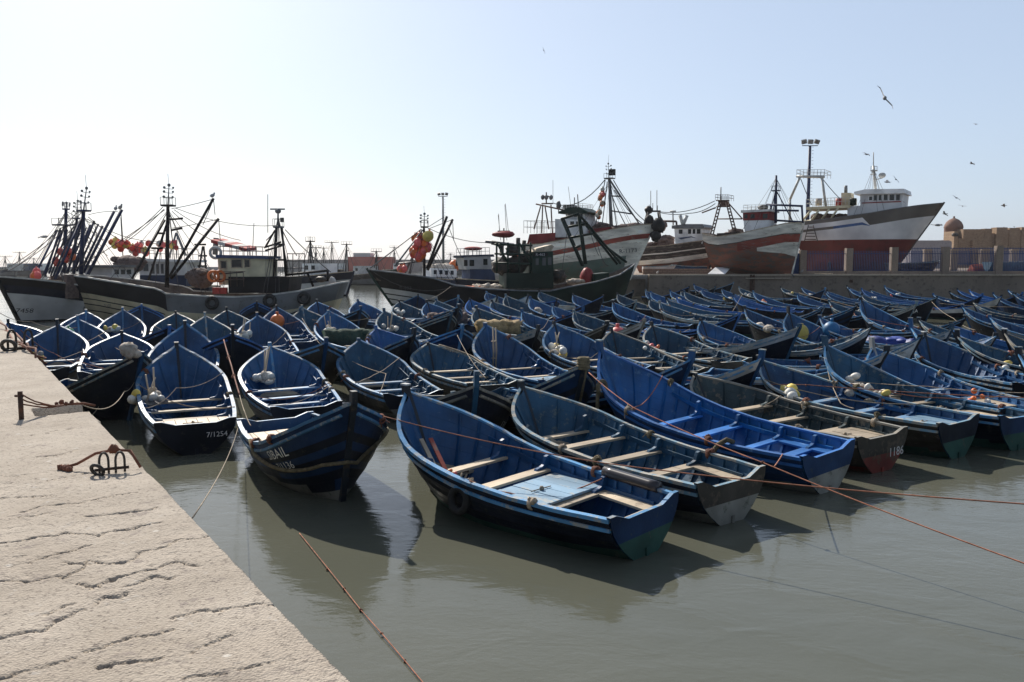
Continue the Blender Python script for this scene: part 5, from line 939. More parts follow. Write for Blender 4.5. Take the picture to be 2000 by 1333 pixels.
# --- boats farther back
def far_trawler(label, bow, stern, rail, hullm, lowm, house, masts, zk=-1, B=5, off=.9, awn=None):
    T = Ship('fishing_trawler', label, bow, stern, B, zk, rail, [(Z0, hullm), (('s', off), lowm), (('z', .15), 'hull_black')], group='trawlers moored farther back')
    for poly, m_, win in house:
        h = T.house('deckhouse', poly, 1.5, m_)
        if win: T.windows(h, win, 1.5)
    for x0, y0, x1, y1, legs in masts:
        T.mast(x0, y0, x1, y1, .16, 'steel_dark', [(x1 - 5, x1 + 5, y1 + 2)]); 
        if legs: T.bars('mast_leg', [(x1, y1 + 6, x0 - legs, y0, 0, 1.2), (x1, y1 + 6, x0 + legs, y0, 0, -1.2), (x1 - 2, y1 + 14, x1 + 3, y1 + 14)], .1, 'steel_dark')
        T.wires([(x1, y1, x0 - 26, y0 + 2, .2), (x1, y1, x0 + 24, y0 + 2, .2)], .04)
    if awn:
        x0, x1, y, m_ = awn; p = T.q((x0 + x1) / 2, y); w_ = (T.q(x1, y) - T.q(x0, y)).length / 2; b = MB(); b.sph(p, w_, (1, .8, .22), 14); b.build('awning', m_, T.root); T.bars('awning_post', [(x0 + 6, y + 2, x0 + 6, y + 18, 1), (x1 - 6, y + 2, x1 - 6, y + 18, 1)], .05, 'steel_grey')
    return T
T1 = far_trawler('small trawler with white blue yellow deckhouse behind the black trawler mast', (815, 543, 86), (905, 548, 88), [(815, 541), (860, 546), (905, 546)], 'wh_blue', 'hull_white',
    [([(842, 524), (892, 526), (892, 546), (842, 546)], 'wh_white', [(847, 528, 853, 536), (858, 528, 864, 536), (869, 529, 875, 537), (880, 529, 886, 537)]), ([(840, 541), (894, 541), (894, 545), (840, 545)], 'wh_blue', None)], [])
T1.blob('net_heap', 862, 521, 1.1, 'netw', (1.6, 1, .5), jit=.2); T1.blob('buoy', 888, 519, .6, 'orange')
T2 = far_trawler('navy trawler with white wheelhouse and round red white awning, left of the green one', (890, 545, 80), (1010, 552, 82), [(890, 545), (950, 548), (1010, 550)], 'hull_navy', 'hull_navy',
    [([(905, 502), (958, 500), (962, 527), (912, 527)], 'wh_white', [(906, 508, 913, 520), (917, 508, 926, 520), (944, 506, 952, 518)]), ([(918, 526), (965, 526), (968, 550), (918, 550)], 'wh_blue', None), ([(900, 499), (964, 497), (966, 502), (902, 504)], 'wh_blue', None)], [], awn=(906, 942, 486, 'awnr'))
T2.rail('roof_rail', 906, 500, 956, 498, .7, 1.4, 'steel_grey', 6); T2.bars('whip_antenna', [(978, 470, 973, 420), (990, 470, 986, 400)], .03, 'wire')
far_trawler('white and navy stern of a trawler behind the cream trawler stern', (690, 533, 100), (560, 545, 106), [(690, 531), (640, 538), (600, 541), (560, 543)], 'hull_navy', 'hull_white', [([(590, 515), (625, 515), (625, 543), (590, 543)], 'wh_white', [(595, 519, 602, 527), (608, 519, 615, 527)])], [(608, 540, 606, 470, 8)])
far_trawler('dark hulled trawler alone across the pale water gap', (748, 534, 150), (655, 546, 160), [(748, 533), (700, 540), (655, 540)], 'hull_brown', 'hull_grey', [([(690, 520), (712, 520), (712, 541), (690, 541)], 'wh_white', [(694, 524, 699, 530)])], [(675, 542, 677, 476, 7), (735, 538, 735, 490, 6)], B=6)
FT = [(612, 636, 617, 482, 'wh_white', 'hull_navy', 'first from left in the row beyond the cream trawler'), (640, 664, 632, 483, 'wh_blue', 'hull_black', 'second from left in the row beyond the cream trawler'), (658, 640, 648, 472, 'wh_white', 'hull_brown', 'third from left in the row beyond the cream trawler'),
      (790, 752, 770, 482, 'wh_white', 'hull_green', 'left of the black trawler forestay'), (30, 4, 10, 500, 'wh_white', 'hull_navy', 'at the left photo edge'), (62, 34, 38, 492, 'wh_blue', 'hull_brown', 'second from the left photo edge'), (92, 60, 66, 504, 'wh_white', 'hull_black', 'third from the left photo edge'), (905, 865, 880, 495, 'wh_white', 'hull_navy', 'right of the thin lamp mast')]
for k, (xb, xs, xm, ym, hm, hl, lb) in enumerate(FT):
    x0, x1 = min(xb, xs), max(xb, xs); Dk = 215 + 12 * k; hx = (x0 + x1) / 2 + (3 if xm < (x0 + x1) / 2 else -3)
    far_trawler('distant trawler with bare mast, ' + lb, (xb, 525, Dk), (xs, 527, Dk + 5), [(xb, 524), ((xb + xs) / 2, 528), (xs, 527)], hl, 'hull_grey', [([(hx - 6, 515), (hx + 6, 515), (hx + 6, 529), (hx - 6, 529)], hm, [(hx - 4, 518, hx + 4, 521)])], [(xm, 529, xm, ym, 6)], B=4.5)

# ------------------------------------------------------------------ pier, wall, fence, fort, far harbour
def stone(name, c, c2, sc=.5, bump=.6, brick=None):
    m, nt, b = mat_base(name); tc = N(nt, 'ShaderNodeTexCoord')
    n1 = N(nt, 'ShaderNodeTexNoise', Scale=sc, Detail=8., Roughness=.65); n2 = N(nt, 'ShaderNodeTexNoise', Scale=sc * 9, Detail=5.)
    mp = N(nt, 'ShaderNodeMapping'); mp.inputs['Scale'].default_value = (1, 1, .35); nt.links.new(tc.outputs['Object'], mp.inputs[0])
    nt.links.new(mp.outputs[0], n1.inputs[0]); nt.links.new(tc.outputs['Object'], n2.inputs[0])
    col_ = mixc(nt, ramp(nt, n1.outputs[0], .35, .68), c, c2); h = n2.outputs[0]
    if brick:
        bk = N(nt, 'ShaderNodeTexBrick', Scale=brick); bk.inputs['Color1'].default_value = (*c, 1); bk.inputs['Color2'].default_value = (*c2, 1); bk.inputs['Mortar'].default_value = (*[x * .55 for x in c], 1); bk.inputs['Mortar Size'].default_value = .03
        sw = N(nt, 'ShaderNodeMapping'); sw.inputs['Rotation'].default_value = (R(90), 0, 0); nt.links.new(tc.outputs['Object'], sw.inputs[0]); nt.links.new(sw.outputs[0], bk.inputs[0]); col_ = mixc(nt, .55, col_, bk.outputs[0])
    col_ = mixc(nt, ramp(nt, n2.outputs[0], .55, .75), col_, tuple(x * .6 for x in c)); nt.links.new(col_, b.inputs['Base Color']); b.inputs['Roughness'].default_value = .9
    bp = N(nt, 'ShaderNodeBump', Strength=bump, Distance=.06); nt.links.new(h, bp.inputs['Height']); nt.links.new(bp.outputs[0], b.inputs['Normal']); M[name] = m
stone('pier_concrete', (.17, .14, .115), (.27, .225, .185), .25); stone('pier_cap', (.36, .30, .24), (.42, .36, .29), .8); stone('block_masonry', (.24, .16, .12), (.32, .22, .17), .8, brick=.9)
stone('fort_stone', (.27, .175, .11), (.44, .31, .2), .5, 1, brick=.8); stone('dome_plaster', (.2, .11, .08), (.27, .16, .12), .6); stone('pier_earth', (.22, .17, .13), (.3, .24, .19), .2); stone('shed_roof', (.33, .30, .31), (.38, .35, .36), .3); stone('mole_stone', (.27, .26, .25), (.35, .34, .33), .02); stone('far_white', (.6, .6, .6), (.52, .52, .53), .05); stone('far_red', (.5, .09, .06), (.45, .11, .08), .05); stone('pillar_stone', (.24, .19, .155), (.33, .265, .215), 1.2)
PW = 98.; PZ = aty(1600, 537, PW).z
def wx(px, Y): return aty(px, 520, Y).x
b = MB(); b.add([(wx(1225, PW), PW + .5, PZ), (90, PW + .5, PZ), (520, 330, PZ), (wx(900, 330), 330, PZ), (wx(1210, 120), 120, PZ)], [(0, 1, 2, 3, 4)]); tag(b.build('pier_ground', 'pier_earth'), kind='structure')
b = MB(); x0, x1 = wx(1268, PW), 95; b.box(((x0 + x1) / 2, PW + .5, PZ / 2 - 1.3), (x1 - x0, 1, PZ + 2.36)); w_ = b.build('pier_wall', 'pier_concrete'); tag(w_, 'long grey concrete pier wall behind the blue boats', 'wall')
b = MB(); b.box(((wx(1468, PW) + x1) / 2, PW + .45, PZ - .04), (x1 - wx(1468, PW), 1.2, .2)); b.build('coping', 'pier_cap', w_); b = MB(); b.box(((x0 + wx(1466, PW)) / 2, PW + .45, PZ - .06), (wx(1466, PW) - x0, 1.1, .22)); b.build('coping', 'pier_cap', w_)
b = MB(); b.box((wx(1500, PW), PW - .14, PZ - .42), (5.2, .3, .12)); b.build('broken_ledge', 'pier_cap', w_)
for px in (1467, 1472, 1663): b = MB(); b.box((wx(px, PW), PW - .1, PZ - 1.1 if px < 1600 else PZ - .75), (.22 if px < 1600 else .3, .2, 2.2 if px < 1600 else .35)); b.build('rubber_fender', 'rust', w_)
x0l = wx(1196, PW); p = aty(1240, 546, PW + 2); b = MB(); b.box(((x0l + x0) / 2 - .1, PW + 2.6, p.z / 2 - 1.2), (x0 - x0l, 1.4, p.z + 2.4)); tag(b.build('pier_wall', 'pier_concrete'), 'lower stepped end of the pier wall beside the black trawler stern', 'wall')
b = MB(); xa, xb = wx(1256, PW + 3), wx(1540, PW + 3); b.box(((xa + xb) / 2, PW + 3.2, PZ + .33), (xb - xa, .5, .7)); tag(b.build('parapet', 'block_masonry'), 'low brown block parapet on the pier, left of the fence', 'wall')
b = MB(); c = aty(1404, 535, PW + .6); b.add([c + Vector((-1.3, 0, 0)), c + Vector((.7, 0, 0)), c + Vector((1.9, 1.9, .75)), c + Vector((0, 1.9, .75)), c + Vector((-1.3, 0, -.1)), c + Vector((.7, 0, -.1)), c + Vector((1.9, 1.9, .65)), c + Vector((0, 1.9, .65))], [(0, 1, 2, 3), (7, 6, 5, 4), (0, 4, 5, 1), (1, 5, 6, 2), (2, 6, 7, 3), (3, 7, 4, 0)]); tag(b.build('board', 'wh_white'), 'pale slatted board leaning on the parapet', 'board')
for i_, px in enumerate((1598, 1609, 1620)): b = MB(); c = aty(px, 531, PW + 1.2); c.z = PZ + .07; b.box(c, (.55, .9, .12), -.7); tag(b.build('plank', 'wood'), ('left', 'middle', 'right')[i_] + ' one of three planks lying on the pier edge', 'plank', 'planks on the pier edge')
# iron fence with concrete pillars
FY = PW + 2.2
fr = empty('iron_fence', (wx(1740, FY), FY, PZ), 0, 'blue iron fence with concrete pillars along the pier edge', 'fence')
def loc(px, Y, z): return Vector((wx(px, Y), Y, z)) - fr.location
for px, yt in ((1541, 491), (1567, 490), (1657, 486), (1745, 484), (1845, 483), (1949, 481), (2060, 480)):
    h_ = aty(px, yt, FY).z - PZ; b = MB(); b.box(loc(px, FY, PZ + h_ / 2 + .04), (.78, .7, h_)); b.build('pillar', 'pillar_stone', fr)
b = MB(); b.box((loc(1567, FY, 0) + loc(2060, FY, 0)) / 2 + Vector((0, 0, PZ + .2)), (wx(2060, FY) - wx(1567, FY), .45, .4)); b.build('kerb', 'pillar_stone', fr)
def bars_(pa, pb, h0, h1, step):
    xa, xb = wx(pa, FY), wx(pb, FY); b = MB(); n = int((xb - xa) / step)
    for i in range(n + 1):
        x = xa + (xb - xa) * i / n - fr.location.x; b.box((x, 0, (h0 + h1) / 2), (.045, .045, h1 - h0)); b.add([(x - .05, 0, h1), (x + .05, 0, h1), (x, 0, h1 + .14), (x, .03, h1)], [(0, 1, 2), (1, 3, 2), (3, 0, 2)])
    for z in (h0 + .12, h1 - .25): b.box(((xa + xb) / 2 - fr.location.x, 0, z), (xb - xa, .06, .07))
    return b
stone('fence_blue', (.018, .045, .15), (.03, .06, .16), 2)
for pa, pb in ((1573, 1651), (1663, 1739), (1751, 1839), (1851, 1943), (1955, 2054)): bars_(pa, pb, .4, 2.75, .19).build('railing', 'fence_blue', fr)
dr = MB(); dr.box(loc(1554, FY, PZ + 1.3), (1.05, .1, 2.5)); d_ = dr.build('gate', 'fence_blue', fr); b = MB(); b.box(loc(1561, FY - .1, PZ + 1.3), (.06, .1, .3)); b.build('handle', 'steel_grey', d_)
b = MB(); 
for k in range(9): b.bar(loc(1543 + 2.6 * k, FY, PZ + 2.6), loc(1544.5 + 2.6 * k, FY, PZ + 2.95), .04, 4)
b.build('gate_spikes', 'steel_white', d_)
F2 = 150; fr2 = empty('iron_fence', (wx(1900, F2), F2, PZ), 0, 'second fence with pillars farther back, before the fort wall', 'fence'); b = MB()
for px in (1810, 1861, 1920, 1979): b = MB(); hh = aty(px, 487, F2).z - PZ; b.box((wx(px, F2) - fr2.location.x, 0, hh / 2), (1.3, .9, hh)); b.build('pillar', 'pillar_stone', fr2)
b = MB(); xa, xb = wx(1770, F2) - fr2.location.x, wx(2040, F2) - fr2.location.x
for i in range(90): b.box((xa + (xb - xa) * i / 89, .2, 2.6), (.06, .06, 3.2))
for z in (1.3, 4.0): b.box(((xa + xb) / 2, .2, z), (xb - xa, .08, .1))
b.build('railing', 'fence_blue', fr2)
# things seen through the fence
def rowboat(label, px, py, Y, L, mt, rz=0, flip=False, zg=None):
    p = aty(px, py, Y); p.z = PZ + .02 if zg is None else zg; S = Boat(L, L * .34, L * .2, L * .15); o = empty('rowing_boat', p, rz, label, 'boat', 'small boats ashore on the pier')
    b = MB(); us = UU_LO; ts = [0, .2, .45, .7, 1]
    for side in (1, -1):
        for ins in (0, -.05):
            vs = [S.pt(u, t, ins, side) for u in us for t in ts]; fs = []
            for i in range(len(us) - 1):
                for j in range(4): q = (i * 5 + j, i * 5 + 5 + j, i * 5 + 6 + j, i * 5 + 1 + j); fs.append(q if (side < 0) == (ins == 0) else q[::-1])
            b.add(vs, fs)
    A_ = [S.pt(0, t, 0, 1) for t in ts] + [S.pt(0, t, 0, -1) for t in ts]; b.add(A_, [(k, k + 1, k + 6, k + 5) for k in range(4)])
    b.build('hull', mt, o); b = MB()
    for side in (1, -1): b.tube([S.pt(u, 0, 0, side) for u in us], .06, 4)
    b.build('gunwale', 'rail_c', o); b = MB(); b.box((0, 0, S.zs * .8), (.3, L * .3, .05)); b.build('thwart', 'wood', o)
    for ch in o.children: ch.location.z = .28 if not flip else 0
    if flip: o.rotation_euler = (math.pi, 0, rz); o.location.z = PZ + L * .2
    return o
rowboat('grey white dinghy on the pier beside the peeling white trawler', 1288, 528, PW + 5, 4.2, 'wh_white', 0); rowboat('blue rowing boat ashore next to the grey dinghy', 1345, 524, PW + 6, 4.4, 'in_b', math.pi)
rowboat('red upturned boat behind the fence before the fort', 1928, 520, FY + 12, 5, 'hull_peelr', .2, True); rowboat('blue and green hauled boat behind the fence, at the right edge', 1985, 520, FY + 9, 8, 'in_c', .05); rowboat('bright blue boat behind the fence, right of the white trawler bow', 1790, 518, 135, 6, 'in_a', .3); rowboat('brown unpainted hull lying behind the fence', 1785, 525, FY + 6, 7, 'hull_brown', .1)
def person(label, px, py, Y, zg, top, rz=0, bend=0):
    p = aty(px, py, Y); p.z = zg; me = bpy.data.meshes.new('person'); h = 1.72
    V = [(0, 0, .95), (0, 0, 1.2), (bend * .2, 0, 1.42), (bend * .28, 0, 1.52), (bend * .34, 0, 1.62), (.0, .1, .9), (.05, .11, .5), (.02, .12, .06), (.14, .13, .03), (0, -.1, .9), (-.03, -.11, .5), (-.06, -.12, .06), (.06, -.13, .03), (bend * .2, .2, 1.4), (.05 + bend * .2, .27, 1.12), (.16 + bend * .3, .25, .92), (bend * .2, -.2, 1.4), (.05 + bend * .2, -.27, 1.12), (.16 + bend * .3, -.25, .92)]
    E = [(0, 1), (1, 2), (2, 3), (3, 4), (0, 5), (5, 6), (6, 7), (7, 8), (0, 9), (9, 10), (10, 11), (11, 12), (2, 13), (13, 14), (14, 15), (2, 16), (16, 17), (17, 18)]
    rad = [.15, .15, .15, .06, .1, .1, .07, .05, .04, .1, .07, .05, .04, .07, .05, .04, .07, .05, .04]
    me.from_pydata(V, E, []); me.materials.append(M[top]); o = bpy.data.objects.new('person', me); col.objects.link(o); o.location = p; o.rotation_euler.z = rz
    sk = o.modifiers.new('skin', 'SKIN'); o.modifiers.new('sub', 'SUBSURF').levels = 1
    for i, r_ in enumerate(rad): me.skin_vertices[0].data[i].radius = (r_, r_)
    me.skin_vertices[0].data[0].use_root = True
    b = MB(); b.sph((bend * .34, 0, 1.74), .09, (1, 1, .8), 8); b.build('cap', 'wh_dark', o)
    return tag(o, label, 'person')
person('person in dark clothes standing behind the fence under the big white trawler', 1620, 520, FY + 6, PZ, 'hull_navy', 2.2)
person('person in dark clothes on the peeling trawler stern, bending forward', 1028, 500, 101, D_.root.matrix_basis @ D_.q(1028, 487) and (D_.q(1028, 484).z - .9), 'wh_dark', .4, 1)
# light masts
def light_mast(label, px, ytop, Y, zb, heads, r, mt):
    p = aty(px, ytop, Y); o = empty('light_mast', (p.x, p.y, zb), 0, label, 'lamp mast', 'tall lamp masts'); h = p.z - zb
    b = MB(); b.bar((0, 0, 0), (0, 0, h), r, 10, 0, r * .6); b.build('pole', mt, o); b = MB(); b.box((0, 0, h), (2.2 * r * 3, .2, .12)); b.build('crossbar', mt, o)
    for k in range(heads): x = (k - (heads - 1) / 2) * r * 2.7; b = MB(); b.box((x, -.2, h + r * 1.6), (r * 2.1, r * 1., r * 1.7), mtx=Matrix.Rotation(.5, 3, 'X') @ Matrix.Rotation((k - 1) * .25, 3, 'Y')); b.build('floodlight', 'steel_grey', o)
    if heads == 3:
        b = MB()
        for k in range(int(h / .6)): b.box((r + .1, 0, 1 + k * .6), (.3, .06, .05))
        b.build('rungs', mt, o)
light_mast('tall dark blue lamp mast behind the big white trawler', 1582, 285, 150, PZ, 3, .42, 'steel_blue'); light_mast('thin grey lamp mast behind the black trawler booms', 865, 384, 190, 0, 3, .32, 'steel_grey')
# fort
f = empty('fort', (wx(1935, 250), 250, PZ), 0, 'old brick fort wall with battlements and a round domed turret', 'fort')
fl = lambda px, py, Y=250: aty(px, py, Y) - f.location
def blk(name, x0, x1, y0, dep, Y=250, mt='fort_stone'):
    a, c = fl(x0, y0, Y), fl(x1, y0, Y); b = MB(); b.box(((a.x + c.x) / 2, a.y + dep / 2, a.z / 2), (c.x - a.x, dep, a.z)); return b.build(name, mt, f)
blk('wall', 1864, 1872, 452, 6, 249.6); blk('wall', 1872, 1938, 466, 8); blk('merlon', 1882, 1923, 448, 5, 249.9); blk('merlon', 1923.5, 1938, 447, 2.2, 250.5); blk('wall', 1938, 1947, 456, 6, 250.8); blk('wall', 1947, 2120, 449, 9); blk('merlon', 1947, 1968, 444.5, 3, 249.8); blk('merlon', 1972, 1992, 445.5, 3, 249.8); blk('merlon', 1996, 2030, 444, 3, 249.8); blk('buttress', 1900, 1908, 470, 2, 248.6); blk('wall', 1850, 1864, 469, 20, 262)
a = fl(1883, 447); b = MB(); Rr = 2.1 * 250 / 250 * 1.25; prof = [(Rr, a.z - 3), (Rr, a.z + .3), (Rr * 1.06, a.z + .5), (Rr * .98, a.z + 1.4), (Rr * .82, a.z + 2.2), (Rr * .55, a.z + 2.9), (Rr * .25, a.z + 3.3), (.2, a.z + 3.5), (.35, a.z + 3.8), (.02, a.z + 4.1)]
vs = [(a.x + r_ * math.cos(2 * math.pi * k / 20), a.y + 6 + r_ * math.sin(2 * math.pi * k / 20), z) for r_, z in prof for k in range(20)]; b.add(vs, [(i * 20 + k, i * 20 + (k + 1) % 20, i * 20 + 20 + (k + 1) % 20, i * 20 + 20 + k) for i in range(len(prof) - 1) for k in range(20)], 0, True); b.build('turret', 'dome_plaster', f)
b = MB(); q = fl(1861, 459, 249); b.bar(q, q + Vector((1.6, .6, 0)), .5, 10); b.build('cannon', 'iron', f)
p = aty(1820, 470, 215); b = MB(); b.prism([(-5.2, 0), (5.2, 0), (5.2, p.z - PZ - .4), (4.6, p.z - PZ), (-5.2, p.z - PZ)], -7, 7); o = b.build('shed', 'shed_roof'); o.location = (p.x, 222, PZ); tag(o, 'pale grey shed between the white trawler bow and the fort', 'shed')
# breakwater and buildings far off
def far_box(name, label, x0, x1, y0, Y, mt, zb=-1, cat='building', dep=20, parent=None):
    a, c = aty(x0, y0, Y), aty(x1, y0, Y); b = MB(); b.box(((a.x + c.x) / 2, Y + dep / 2, (a.z + zb) / 2), (c.x - a.x, dep, a.z - zb)); o = b.build(name, mt, parent); return tag(o, label, cat) if label else o
far_box('breakwater', 'low far breakwater behind the left trawlers', -700, 560, 522, 430, 'mole_stone', cat='breakwater'); far_box('breakwater', 'high grey breakwater wall behind the central trawlers', 560, 1010, 507.5, 420, 'mole_stone', cat='breakwater'); far_box('breakwater', 'grey breakwater end behind the peeling trawler', 1010, 1290, 512, 400, 'mole_stone', cat='breakwater')
o = far_box('warehouse', 'long red warehouse on the breakwater', 679, 763, 502, 380, 'far_red', dep=15); far_box('upper_storey', None, 690, 723, 494.5, 381, 'far_white', zb=aty(700, 502, 380).z - .01, cat=None, parent=o, dep=10)
far_box('harbour_shed', 'white boxy harbour shed right of the thin lamp mast', 895, 925, 503, 370, 'far_white')
# ------------------------------------------------------------------ gear lying in the boats
ROW = {}
def heap(i, u, v, z, kind, label, n=6, r=.1):
    r *= .72; n += 3
    p = bpt(i, u, v, z); o = empty('float_heap' if kind != 'net' else 'net_bundle', p, rnd.uniform(0, 6), label, 'fishing gear', 'fishing gear heaped in the boats')
    b = MB(); pts = [Vector((rnd.gauss(0, .22), rnd.gauss(0, .16), abs(rnd.gauss(0, .06)))) for _ in range(9)]; b.tube(pts, .022, 5)
    for k in range(5): b.sph((rnd.gauss(0, .16), rnd.gauss(0, .12), .02), rnd.uniform(.06, .13), (1.3, 1, .6), 8, jit=.3)
    b.build('rope_tangle', 'netw' if rnd.random() < .6 else 'rope_t', o)
    if kind == 'net':
        b = MB(); b.sph((0, 0, .12), r * 2, (1.5, 1, .8), 14, jit=.14); b.sph((.2, .1, .08), r * 1.4, (1.2, 1, .8), 12, jit=.16); b.build('net', 'netw', o); return o
    for k in range(n):
        b = MB(); q = Vector((rnd.gauss(0, .2), rnd.gauss(0, .14), .08 + abs(rnd.gauss(0, .1)))); m = Matrix.Rotation(rnd.uniform(0, 3), 3, 'Z') @ Matrix.Rotation(rnd.uniform(.6, 1.9), 3, 'Y')
        b.sph(q, r * rnd.uniform(.8, 1.25), (1, 1, rnd.choice([1, 1.5])), 10, mtx=m)
        b.sph(q + m @ Vector((0, 0, r * 1.2)), r * .3, n=6); b.build('float', rnd.choice(['float', 'float', 'float', 'netw', 'yellow'] if kind != 'red' else ['float', 'orange', 'pink']), o)
    if kind == 'pole':
        for k in range(3): b = MB(); q = Vector((rnd.gauss(0, .1), rnd.gauss(0, .1), 0)); b.bar(q, q + Vector((rnd.uniform(-.25, .25), rnd.uniform(-.2, .2), rnd.uniform(.5, .95))), .018, 6); b.build('marker_pole', 'ply', o)
    return o
heap('a5', .60, .82, .62, 'pole', 'pale net bundle with floats on the left rail of the plywood decked boat', 6, .13)
heap('a6', .80, .45, .75, 'pole', 'white floats with poles in the bow behind the SIBAIL boat', 7, .13)
heap('d2', .74, .6, .6, 'float', 'mixed cans and floats in the bow nearest the quay edge', 7, .12)
heap('f1', .8, .3, .8, 'pole', 'tall heap of tan and white floats beside the green net', 11, .15)
heap('e5', .72, .8, .8, 'pole', 'round white float with poles, left of the heap of tan floats', 4, .17)
heap('f4', .82, .3, .8, 'pole', 'beige float and upright pole behind the green net', 4, .14)
heap('f7', .80, .2, .75, 'float', 'ring of striped white floats in an open bow above the grey net roll', 9, .14)
heap('g8', .84, .3, .85, 'net', 'bulging beige net bag in an open bow, centre of the middle rows', 4, .17); heap('g2', .84, .2, .8, 'float', 'small tan floats and sticks near the ochre net heap', 4, .13)
heap('g1', .85, .2, .8, 'float', 'small white floats in a bow in front of the black trawler net deck', 4, .13)
heap('c3', .78, .75, .85, 'pole', 'wicker lump and white floats on the rail of the boat behind the pale hatch', 4, .15); heap('c3', .66, .8, .75, 'float', 'grey white float beside the wicker lump', 2, .16)
heap('b2', .82, .5, .8, 'float', 'white floats and cans in the bow of the long boat at right', 5, .11); heap('b2', .68, .8, .75, 'net', 'grey white net bundle on the left rail of the long boat at right', 4, .15); heap('b2', .56, .85, .7, 'float', 'trail of small brown floats along the rail of the long boat', 5, .09)
heap('b1', .70, .8, .75, 'float', 'single large cream float with rope on the rail above the smeared paint', 2, .18)
heap('h8', .75, .7, .8, 'net', 'pale sack of floats on the rail right of T-1080', 4, .15); heap('h8', .62, .9, .72, 'net', 'second pale sack on the rail right of T-1080, nearer its stern', 4, .16)
heap('b8', .7, .9, .8, 'red', 'cream and red floats in a line along the faded rail', 6, .1)
heap('l6', .62, .9, .75, 'float', 'pile of pinkish white floats on the teal boat rail at the right edge', 8, .13); heap('c4', .2, .5, .55, 'red', 'orange rope and small floats on a stern deck at the right edge', 3, .09)
for k, (i, lb) in enumerate((('k1', 'orange and white floats in a white rimmed bow below the pier fence'), ('j5', 'white sack of floats in a bow below the blue gate'), ('j6', 'small white floats in a bow right of the blue gate'), ('j4', 'tan and orange floats along a rail left of the blue gate'), ('j8', 'red cloth and floats in a bow under the fence pillars'), ('j1', 'white floats hung in a bow below the rust stained trawler'), ('i8', 'pink and white rope hung in the rearmost bow'), ('j3', 'cream float bundle hung in a bow below the ledge of the pier wall'), ('k6', 'purple white net with floats in a bow right of NOUGA'), ('f8', 'small pale floats in a bow below the black trawler stripes'), ('i5', 'pale floats in a bow under the small wheelhouse trawler'), ('f5', 'pale float tangle in a bow left of the ring of striped floats'), ('d6', 'white floats in a bow between the quay and the cream trawler'), ('j9', 'white floats on a dark rail below the second fence pillar'))):
    heap(i, .8, .5, .8, 'red' if k in (0, 3, 4, 6) else 'float', lb, 5, .15)
def ball(name, label, i, u, v, z, r, mt, sc=(1, 1, 1), cat='buoy'):
    b = MB(); b.sph((0, 0, 0), r, sc, 16); b.bar((0, 0, r), (0, 0, r * 1.35), r * .2, 6); o = b.build(name, mt); o.location = bpt(i, u, v, z); tag(o, label, cat); return o
ball('buoy', 'coral pink buoy among the boats in the middle', 'h6', .72, .4, 1.0, .36, 'pink'); ball('buoy', 'orange round buoy in a blue bow before the cream trawler', 'e6', .8, .2, 1.2, .33, 'orange')
ball('float', 'green glassy float in a bow near the quay', 'd8', .84, .5, 1.15, .22, 'green', cat='float'); ball('buoy', 'teal blue ball on a rail in the right middle rows', 'm9', .82, .7, 1.05, .36, 'bluep')
ball('sack', 'yellow sack in the bow of the boat with blue sheet', 'b5', .78, .2, .95, .3, 'yellow', (1, .8, 1.2), 'sack'); ball('sheet', 'crumpled blue sheet beside the yellow sack', 'b5', .85, .3, .9, .22, 'bluep', (1.4, 1, .6), 'sheet')
ball('float', 'red float between the worn grey boats at right', 'l3', .3, .9, .8, .14, 'red', (1, 1.8, 1), 'float')
def netroll(label, i, u, v, z, L, r, mt, rz, w=1.):
    b = MB(); n = 16; pts = [Vector((L * (k / n - .5), .1 * math.sin(k * .7), .05 * math.sin(k * 1.3))) for k in range(n + 1)]; b.tube(pts, r, 16)
    b.v = [tuple(Vector(p) + Vector((0, 0, 1)) * rnd.uniform(-.035, .035) + Vector((rnd.uniform(-.03, .03), rnd.uniform(-.03, .03), 0))) for p in b.v]; b.v = [(x, y * w, z_) for x, y, z_ in b.v]
    for k in range(7): b.sph((rnd.uniform(-.45, .45) * L, rnd.uniform(-.1, .1), r * .55), r * .62, (1.5, 1, .7), 10, jit=.15)
    o = b.build('net_heap', mt); o.location = bpt(i, u, v, z); o.rotation_euler.z = rz; tag(o, label, 'fishing net', 'net heaps on the boats')
netroll('dark green net heap lying over a boat behind 1018', 'f1', .40, -.1, .80, 2.2, .34, 'netg', .1); netroll('grey brown net roll right of the tall 1018 post', 'f7', .46, .3, .95, 2.0, .30, 'netb', .05); netroll('ochre net heap behind a blue hulled bow', 'g2', .50, .5, .95, 1.9, .36, 'nety', .1); netroll('royal blue tarpaulin bundle over a boat in the right middle rows', 'm9', .4, .1, .62, 2.6, .26, 'tarp', -.8)
b = MB()
for dx in (0, .09): b.tube([Vector((dx, 0, 0)), Vector((dx + .03, .03, .6)), Vector((dx + .01, .0, 1.35))], .032, 6, r2=.024)
for z in (.35, .9): b.ring((.045, 0, z), .08, .015, (0, 0, 1), 8, 5)
o = b.build('pole_pair', 'ply'); o.location = bpt('a9', .82, .5, .5); tag(o, 'two pale poles lashed together in the bow of the pale hatched boat', 'poles')
o = empty('oar_pair', bpt('a1', .8, .62, .62), 0, 'two weathered boards lying along the bow of the nearest boat', 'boards')
for k in range(2):
    b = MB(); q0 = bpt('a1', .86 - .02 * k, .55 - .25 * k, 1.0) - o.location; q1 = bpt('a1', .70, .75 - .2 * k, .55) - o.location; b.tube([q0, q1], .05, 4, sq=(1, .4)); b.build('board', ('ply', 'hull_peelr')[k], o)
ball('rope_coil', 'blue rope ball with red floats in the nearest boat bow', 'a1', .68, .72, .45, .13, 'bluep', (1.3, 1, .8), 'rope'); heap('a1', .685, .62, .42, 'red', 'small red floats beside the blue rope ball in the nearest boat', 2, .05)
